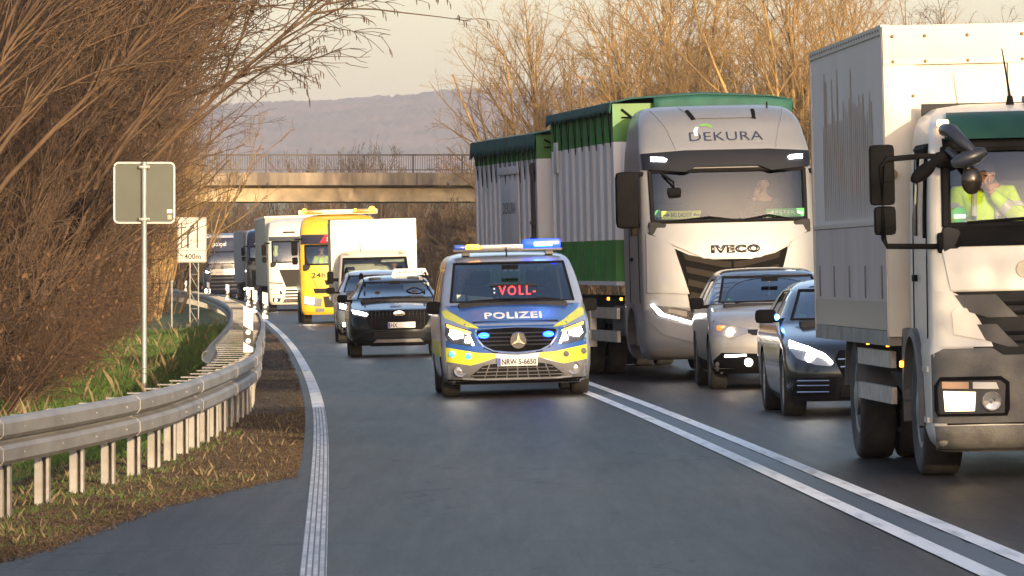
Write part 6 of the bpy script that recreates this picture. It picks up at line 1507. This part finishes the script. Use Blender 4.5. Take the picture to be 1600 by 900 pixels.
for i in range(0, 18):
    for zz in (.615, .435): b.ball((px_[i] + pn_[i, 0] * .005, pd_[i] + pn_[i, 1] * .005, pz_[i] + zz), .013, 6)
b.build('bolts', steel, gl, smooth=0)['kind'] = 'stuff'

dw = mat('delineator_white', (.78, .77, .73), rough=.5, var=.1); db_ = mat('delineator_black', (.02, .02, .022), rough=.6); dr_ = mat('reflector', (.75, .74, .70), rough=.2)
def delineator(d, x, label, z0=.53, h=.58, rot=0.0):
    t = empty('delineator_post', label, 'marker post', 'delineator posts on the crash barrier')
    b = MB(); w_, dp = .06, .035
    b.prism([(-w_, 0), (w_, 0), (w_, .06), (-w_, .13)], -dp, dp); o = b.build('foot', dw, t, bevel=.004)
    b = MB(); b.prism([(-w_, .13), (w_, .06), (w_, .27), (-w_, .34)], -dp, dp); b.build('black_band', db_, t, bevel=.004)
    b = MB(); b.prism([(-w_, .34), (w_, .27), (w_, h - .03), (-w_, h)], -dp, dp); b.build('shaft', dw, t, bevel=.004)
    for zz in (.145, .255):
        b = MB(); b.lathe([(-dp - .008, .001), (-dp - .008, .032), (-dp, .034)], (0, 0, zz), 'y', 16); b.build('reflector', dr_, t)
    t.location = (x, d, z0); t.rotation_euler = (0, 0, rot)
dl = [(81, None, 'nearest white delineator post with black slanted band, on the crash barrier'), (139, -5.36, 'second delineator post on the barrier, in front of the cream lorry'), (158, -6.35, 'third delineator post, just left of the cream lorry'), (188, -7.75, 'delineator post in front of the dark blue lorry, slightly tilted'),
      (235, None, 'small delineator post below the dark blue lorry trailer'), (290, None, 'small delineator post in front of the navy lorry grille'), (345, None, 'farthest delineator post near the lane sign')]
for i, (d, x, lb) in enumerate(dl):
    xx = x if x else rail_x(d) - .28
    if i == 0: xx = (388 - 800) / (10000 / d)
    delineator(d, xx, lb, z0=float(CROSS * max(-3.2, xx - edge_x(d) - 1.5)) + .66, rot=(0, 0, 0, .15, 0, 0, 0)[i])

# traffic sign seen from behind
ts = empty('traffic_sign', 'square traffic sign seen from behind, grey green back on a tall steel post', 'traffic sign')
sgn_back = mat('sign_back_grey', (.065, .075, .063), rough=.6, var=.12, vscale=2); rimw = mat('sign_rim', (.60, .58, .54), rough=.5)
def rrect(w_, h_, r, n=6):
    P = []
    for (cx, cz, a0) in ((w_ - r, h_ - r, 0), (-w_ + r, h_ - r, 90), (-w_ + r, -h_ + r, 180), (w_ - r, -h_ + r, 270)):
        for k in range(n + 1):
            a = R(a0 + 90 * k / n); P.append((cx + r * math.cos(a), cz + r * math.sin(a)))
    return P
b = MB(); b.prism(rrect(.405, .405, .06), .035, .055); p_ = b.build('sign_plate', sgn_back, ts); p_.location = (0, 0, 2.83)
b = MB(); P = rrect(.408, .408, .06); b.tube([(u, .04, v) for u, v in P] + [(P[0][0], .04, P[0][1])], .014, 6, caps=False); q = b.build('rim', rimw, p_)
b = MB(); b.box((.345, .033, -.33), (.055, .004, .06)); b.build('sticker', mat('sticker_red', (.55, .30, .26), rough=.6), p_)
b = MB(); b.box((.345, .033, -.25), (.07, .004, .05)); b.build('sticker', mat('sticker_white', (.62, .60, .56), rough=.6), p_)
b = MB(); b.tube([(0, 0, -.5), (0, 0, 3.25)], .038, 14); b.build('post', steel, ts)
for zz in (2.47, 3.18):
    b = MB(); b.box((0, .0, zz), (.15, .10, .04), bev=.008); cl = b.build('clamp', steel, ts)
    b = MB(); b.ball((-.055, -.055, zz), .012, 6); b.ball((.055, -.055, zz), .012, 6); b.build('bolts', steel, cl)
ts.location = (-5.0, 87, gz(-5.0, 87)); ts.rotation_euler = (0, 0, .03)
# lane sign with lattice legs
ls = empty('lane_sign', 'white lane sign with black arrows reading 400m on a lattice post', 'traffic sign')
swm = mat('sign_white', (.48, .47, .43), rough=.5)
b = MB(); b.prism(rrect(.46, .72, .04), 0, .04); q = b.build('sign_panel', swm, ls); q.location = (0, 0, 2.80)
b = MB(); P = rrect(.44, .70, .03); b.tube([(u, -.002, v) for u, v in P] + [(P[0][0], -.002, P[0][1])], .008, 5, caps=False); b.build('border', black_m, q)
b = MB(); b.box((.17, -.004, .16), (.045, .006, .84)); b.build('arrow_line', black_m, q)
b = MB(); b.prism([(-.16, -.26), (-.10, -.26), (-.10, .18), (.02, .36), (.08, .32), (.06, .52), (-.09, .42), (-.03, .395), (-.16, .20)], -.006, 0); b.build('arrow', black_m, q)
b = MB(); b.box((-.33, -.004, .14), (.03, .006, .80)); b.build('edge_line', black_m, q)
b = MB(); b.box((0, -.004, -.34), (.86, .006, .012)); b.build('divider', black_m, q)
lettering('sign_text', '400m', Flat(0), (-.24, -.62, .28, -.44), black_m, q, proud=.006, bold=.012)
for sx in (-.07, .20):
    b = MB(); b.tube([(sx, .06, -.5), (sx, .06, 3.4)], .022, 8); b.build('post', steel, ls)
b = MB()
for k in range(4):
    z = .1 + k * .55; b.tube([(-.07, .06, z + .5), (.20, .06, z)], .012, 6); b.tube([(-.07, .06, z + .5), (.20, .06, z + .5)], .012, 6)
b.build('lattice', steel, ls)
ls.location = (-10.2, 204, gz(-10.2, 204)); ls.rotation_euler = (0, 0, 0)
mp_ = empty('marker_post', 'thin pale steel post standing in the grass left of the lane sign', 'post')
b = MB(); b.tube([(0, 0, -.3), (0, 0, 1.55)], .03, 8); b.build('post', steel, mp_); b = MB(); b.box((0, 0, 1.56), (.09, .09, .03), bev=.01); b.build('cap', steel, mp_)
mp_.location = (-10.9, 205, gz(-10.9, 205))

# ================================================================ PEOPLE in the cabs
skin_m = mat('skin', (.50, .27, .18), rough=.55, var=.15, vscale=9); hair_d = mat('hair_dark', (.03, .02, .014), rough=.8, bump=.4, bscale=60)
hiv = mat('hi_vis_yellow', (.52, .80, .03), rough=.7, var=.12, vscale=7, bump=.35, bscale=14); refl = mat('reflective_tape', (.50, .52, .50), rough=.35)
cloth_d = mat('cloth_dark', (.035, .036, .042), rough=.9, bump=.3, bscale=16); denim = mat('trousers', (.04, .045, .06), rough=.9)
eye_m = mat('eye_dark', (.02, .015, .012), rough=.3)
def skin_mesh(verts, edges, rad, levels=2):
    me = bpy.data.meshes.new('figure'); me.from_pydata(verts, edges, [])
    o = bpy.data.objects.new('figure', me); COL.objects.link(o)
    o.modifiers.new('skin', 'SKIN'); sv = me.skin_vertices[0].data
    for i, r_ in enumerate(rad): sv[i].radius = (r_, r_) if not isinstance(r_, tuple) else r_
    sv[0].use_root = True
    s_ = o.modifiers.new('sub', 'SUBSURF'); s_.levels = levels; s_.render_levels = levels
    bpy.context.view_layer.update()
    m2 = bpy.data.meshes.new_from_object(o.evaluated_get(bpy.context.evaluated_depsgraph_get()))
    bpy.data.objects.remove(o); return m2
def person(label, veh, at, jacket, elbow_l, wrist_l, elbow_r, wrist_r, head=(0, -.05, .735), look=0., bands=False, hair=True, group=None, fdir_l=(0, -1, .1), fdir_r=(0, -1, .1)):
    """seated figure facing -Y; origin at the hips; l is on the picture's left"""
    root = empty('person', label, 'person', group)
    V = [(0, 0, 0), (0, .01, .17), (0, .02, .36), (0, .0, .50), (head[0] * .5, head[1] * .5, .585), (-.19, .01, .465), elbow_l, wrist_l, (.19, .01, .465), elbow_r, wrist_r, (-.11, -.03, -.02), (-.15, -.40, .06), (-.15, -.52, -.12), (-.15, -.63, -.11), (.11, -.03, -.02), (.15, -.40, .06), (.15, -.52, -.12), (.15, -.63, -.11), (head[0], head[1] + .01, head[2] - .03)]
    E = [(0, 1), (1, 2), (2, 3), (3, 4), (3, 5), (5, 6), (6, 7), (3, 8), (8, 9), (9, 10), (0, 11), (11, 12), (12, 13), (13, 14), (0, 15), (15, 16), (16, 17), (17, 18), (4, 19)]
    rad = [.14, .13, .15, .09, .052, .062, .045, .028, .062, .045, .028, .085, .062, .042, .04, .085, .062, .042, .04, .055]
    me = skin_mesh(V, E, rad)
    b = MB(); b.bm.from_mesh(me)
    # head: skull, jaw, nose, ears, lips
    h0 = len(b.bm.verts); b.bm.verts.ensure_lookup_table()
    before = set(b.bm.verts)
    b.ball((0, 0, 0), .1, 20, (.76, .95, 1.12))
    for v in [v for v in b.bm.verts if v not in before]:
        c = v.co
        if c.z < -.01: k = (-.01 - c.z); c.x *= 1 - 2.6 * k; c.y = c.y * (1 - 1.2 * k) - .10 * k
        if c.y < -.05 and .0 < c.z < .035: c.y += .006
    b.ball((0, -.098, -.012), .017, 8, (.8, 1.1, 1.5)); b.ball((0, -.085, -.058), .02, 8, (1.4, .6, .35)); b.ball((0, -.078, -.092), .022, 8, (1.2, .8, .8))
    for sx in (-1, 1): b.ball((sx * .078, .005, -.005), .026, 8, (.35, .8, 1.2)); b.ball((sx * .03, -.082, .030), .016, 8, (1.5, .7, .6))
    M = Matrix.Translation(head) @ Euler((-.05 if head[2] > .7 else .35, 0, look)).to_matrix().to_4x4()
    bmesh.ops.transform(b.bm, matrix=M, verts=[v for v in b.bm.verts if v not in before])
    # hands: palm and five bent fingers rooted in it
    for (el, wr, fd, sg) in ((elbow_l, wrist_l, fdir_l, 1), (elbow_r, wrist_r, fdir_r, -1)):
        a = (Vector(wr) - Vector(el)).normalized(); f_ = Vector(fd).normalized(); s_ = a.cross(f_)
        if s_.length < .2: s_ = a.cross(Vector((0, 0, 1)))
        s_.normalize(); s_ *= sg; nrm = s_.cross(a).normalized()
        bf = set(b.bm.verts); b.ball((0, 0, 0), .05, 12, (.86, 1.0, .38))
        R3 = Matrix((s_, a, nrm)).transposed().to_4x4()
        bmesh.ops.transform(b.bm, matrix=Matrix.Translation(Vector(wr) + a * .05) @ R3, verts=[v for v in b.bm.verts if v not in bf])
        for q, ln in ((-.031, .062), (-.011, .075), (.010, .08), (.030, .07)):
            p0 = Vector(wr) + a * .075 + s_ * q
            b.tube([p0, p0 + a * ln * .5 - nrm * .004, p0 + a * ln * .8 - nrm * ln * .22, p0 + a * ln * .92 - nrm * ln * .48], [.0095, .009, .008, .0065], 7)
        p0 = Vector(wr) + a * .03 + s_ * .03; b.tube([p0, p0 + s_ * .03 + a * .02 - nrm * .012, p0 + s_ * .036 + a * .052 - nrm * .02], [.013, .011, .008], 7)
    body = b.build('body', skin_m, root, smooth=180)
    # jacket and trousers a little outside the body
    VJ = [V[i] for i in (0, 1, 2, 3)] + [V[5], V[6], tuple(lerp(V[6][k], V[7][k], .93) for k in range(3)), V[8], V[9], tuple(lerp(V[9][k], V[10][k], .93) for k in range(3))]
    jk = link('jacket', skin_mesh(VJ, [(0, 1), (1, 2), (2, 3), (3, 4), (4, 5), (5, 6), (3, 7), (7, 8), (8, 9)], [(.175), .165, .185, .11, .088, .066, .05, .088, .066, .05]), jacket, root, 180)
    VT = [V[i] for i in (0, 11, 12, 13, 15, 16, 17)]
    link('trousers', skin_mesh(VT, [(0, 1), (1, 2), (2, 3), (0, 4), (4, 5), (5, 6)], [.16, .105, .082, .06, .105, .082, .06], 1), denim, root, 180)
    if bands:
        for (a, c, t, r_) in ((V[5], V[6], .62, .080), (V[8], V[9], .62, .080), (V[6], V[7], .45, .062), (V[9], V[10], .45, .062)):
            A_, C_ = Vector(a), Vector(c); d = (C_ - A_).normalized(); p = A_.lerp(C_, t)
            bb = MB(); bb.tube([p - d * .028, p + d * .028], r_, 16, caps=False); bb.build('reflective_band', refl, jk)
        bb = MB()
        for sx in (-.09, .09): bb.tube([(sx, -.155, .10), (sx, -.17, .30), (sx * .9, -.11, .47), (sx * .85, .02, .545)], .022, 8)
        bb.build('reflective_stripe', refl, jk)
        bb = MB(); bb.tube([(-.07, -.05, .56), (0, -.085, .545), (.07, -.05, .56), (.06, .05, .585), (-.06, .05, .585), (-.07, -.05, .56)], .03, 8); bb.build('collar', mat('collar_grey', (.12, .12, .12), rough=.9), jk)
    if hair:
        bh = MB(); bh.ball((0, 0, 0), .107, 18, (.80, .97, 1.10))
        bmesh.ops.delete(bh.bm, geom=[v for v in bh.bm.verts if v.co.z < (.045 if v.co.y < -.02 else -.03)], context='VERTS'); bmesh.ops.transform(bh.bm, matrix=M, verts=bh.bm.verts[:]); bh.build('hair', hair_d, root, smooth=180)
    for sx in (-1, 1):
        be = MB(); be.ball(M @ Vector((sx * .03, -.092, .024)), .008, 8); be.build('eye', eye_m, root)
    bpy.context.view_layer.update()
    mw = Matrix.Translation(veh.location) @ veh.rotation_euler.to_matrix().to_4x4()
    root.location = mw @ Vector(at); root.rotation_euler = veh.rotation_euler
    return root
person('person in a yellow hi-vis jacket resting face on hand behind the white lorry windscreen', ax, (-.63, .98, 1.655), hiv, (-.27, -.16, .26), (-.02, -.34, .20), (.25, -.20, .26), (.02, -.20, .50), head=(.0, -.11, .615), look=.3, bands=True, fdir_r=(.2, 0, 1), fdir_l=(0, 0, -1))
dr_arm = dict(elbow_l=(-.27, -.18, .25), wrist_l=(-.16, -.42, .34), elbow_r=(.27, -.18, .25), wrist_r=(.16, -.42, .34))
person('driver in dark clothes with one hand raised behind the silver lorry windscreen', iv, (.62, 1.12, 2.02), cloth_d, (-.28, -.15, .24), (-.16, -.30, .55), (.27, -.2, .25), (.12, -.42, .30))
person('passenger in dark clothes on the left side of the dark suv', ku, (-.34, 1.78, .40), cloth_d, (-.25, -.12, .2), (-.1, -.32, .12), (.25, -.12, .2), (.1, -.32, .12))
person('driver in dark clothes at the wheel of the dark suv', ku, (.38, 1.78, .40), cloth_d, **dr_arm)
person('driver in dark clothes at the wheel of the white box van', bv, (.50, 2.0, 1.06), cloth_d, **dr_arm)
person('person in a yellow hi-vis jacket behind the yellow lorry windscreen', yl, (-.55, 1.05, 1.60), hiv, (-.26, -.15, .25), (-.08, -.35, .2), (.26, -.15, .25), (.08, -.35, .25), bands=True)
person('passenger in dark clothes in the silver suv', s2, (-.36, 1.80, .50), cloth_d, (-.25, -.12, .2), (-.1, -.32, .12), (.25, -.12, .2), (.1, -.32, .12))
vest = MB(); vest.strip([[(-.10 + .03 * math.sin(i), .02 * math.sin(i * 1.7), -.09 * i), (0, -.04, -.09 * i), (.10 + .02 * math.sin(i * 2), .02, -.09 * i)] for i in range(6)])
vo = vest.build('hi_vis_vest', mat('vest_pale', (.62, .68, .30), rough=.8), None, smooth=180); tag(vo, 'pale hi-vis vest hanging behind the windscreen of the cream lorry', 'vest')
vo.modifiers.new('thickness', 'SOLIDIFY').thickness = .012
mw = Matrix.Translation(ma.location) @ ma.rotation_euler.to_matrix().to_4x4(); vo.location = mw @ Vector((-.92, .6, 2.72))
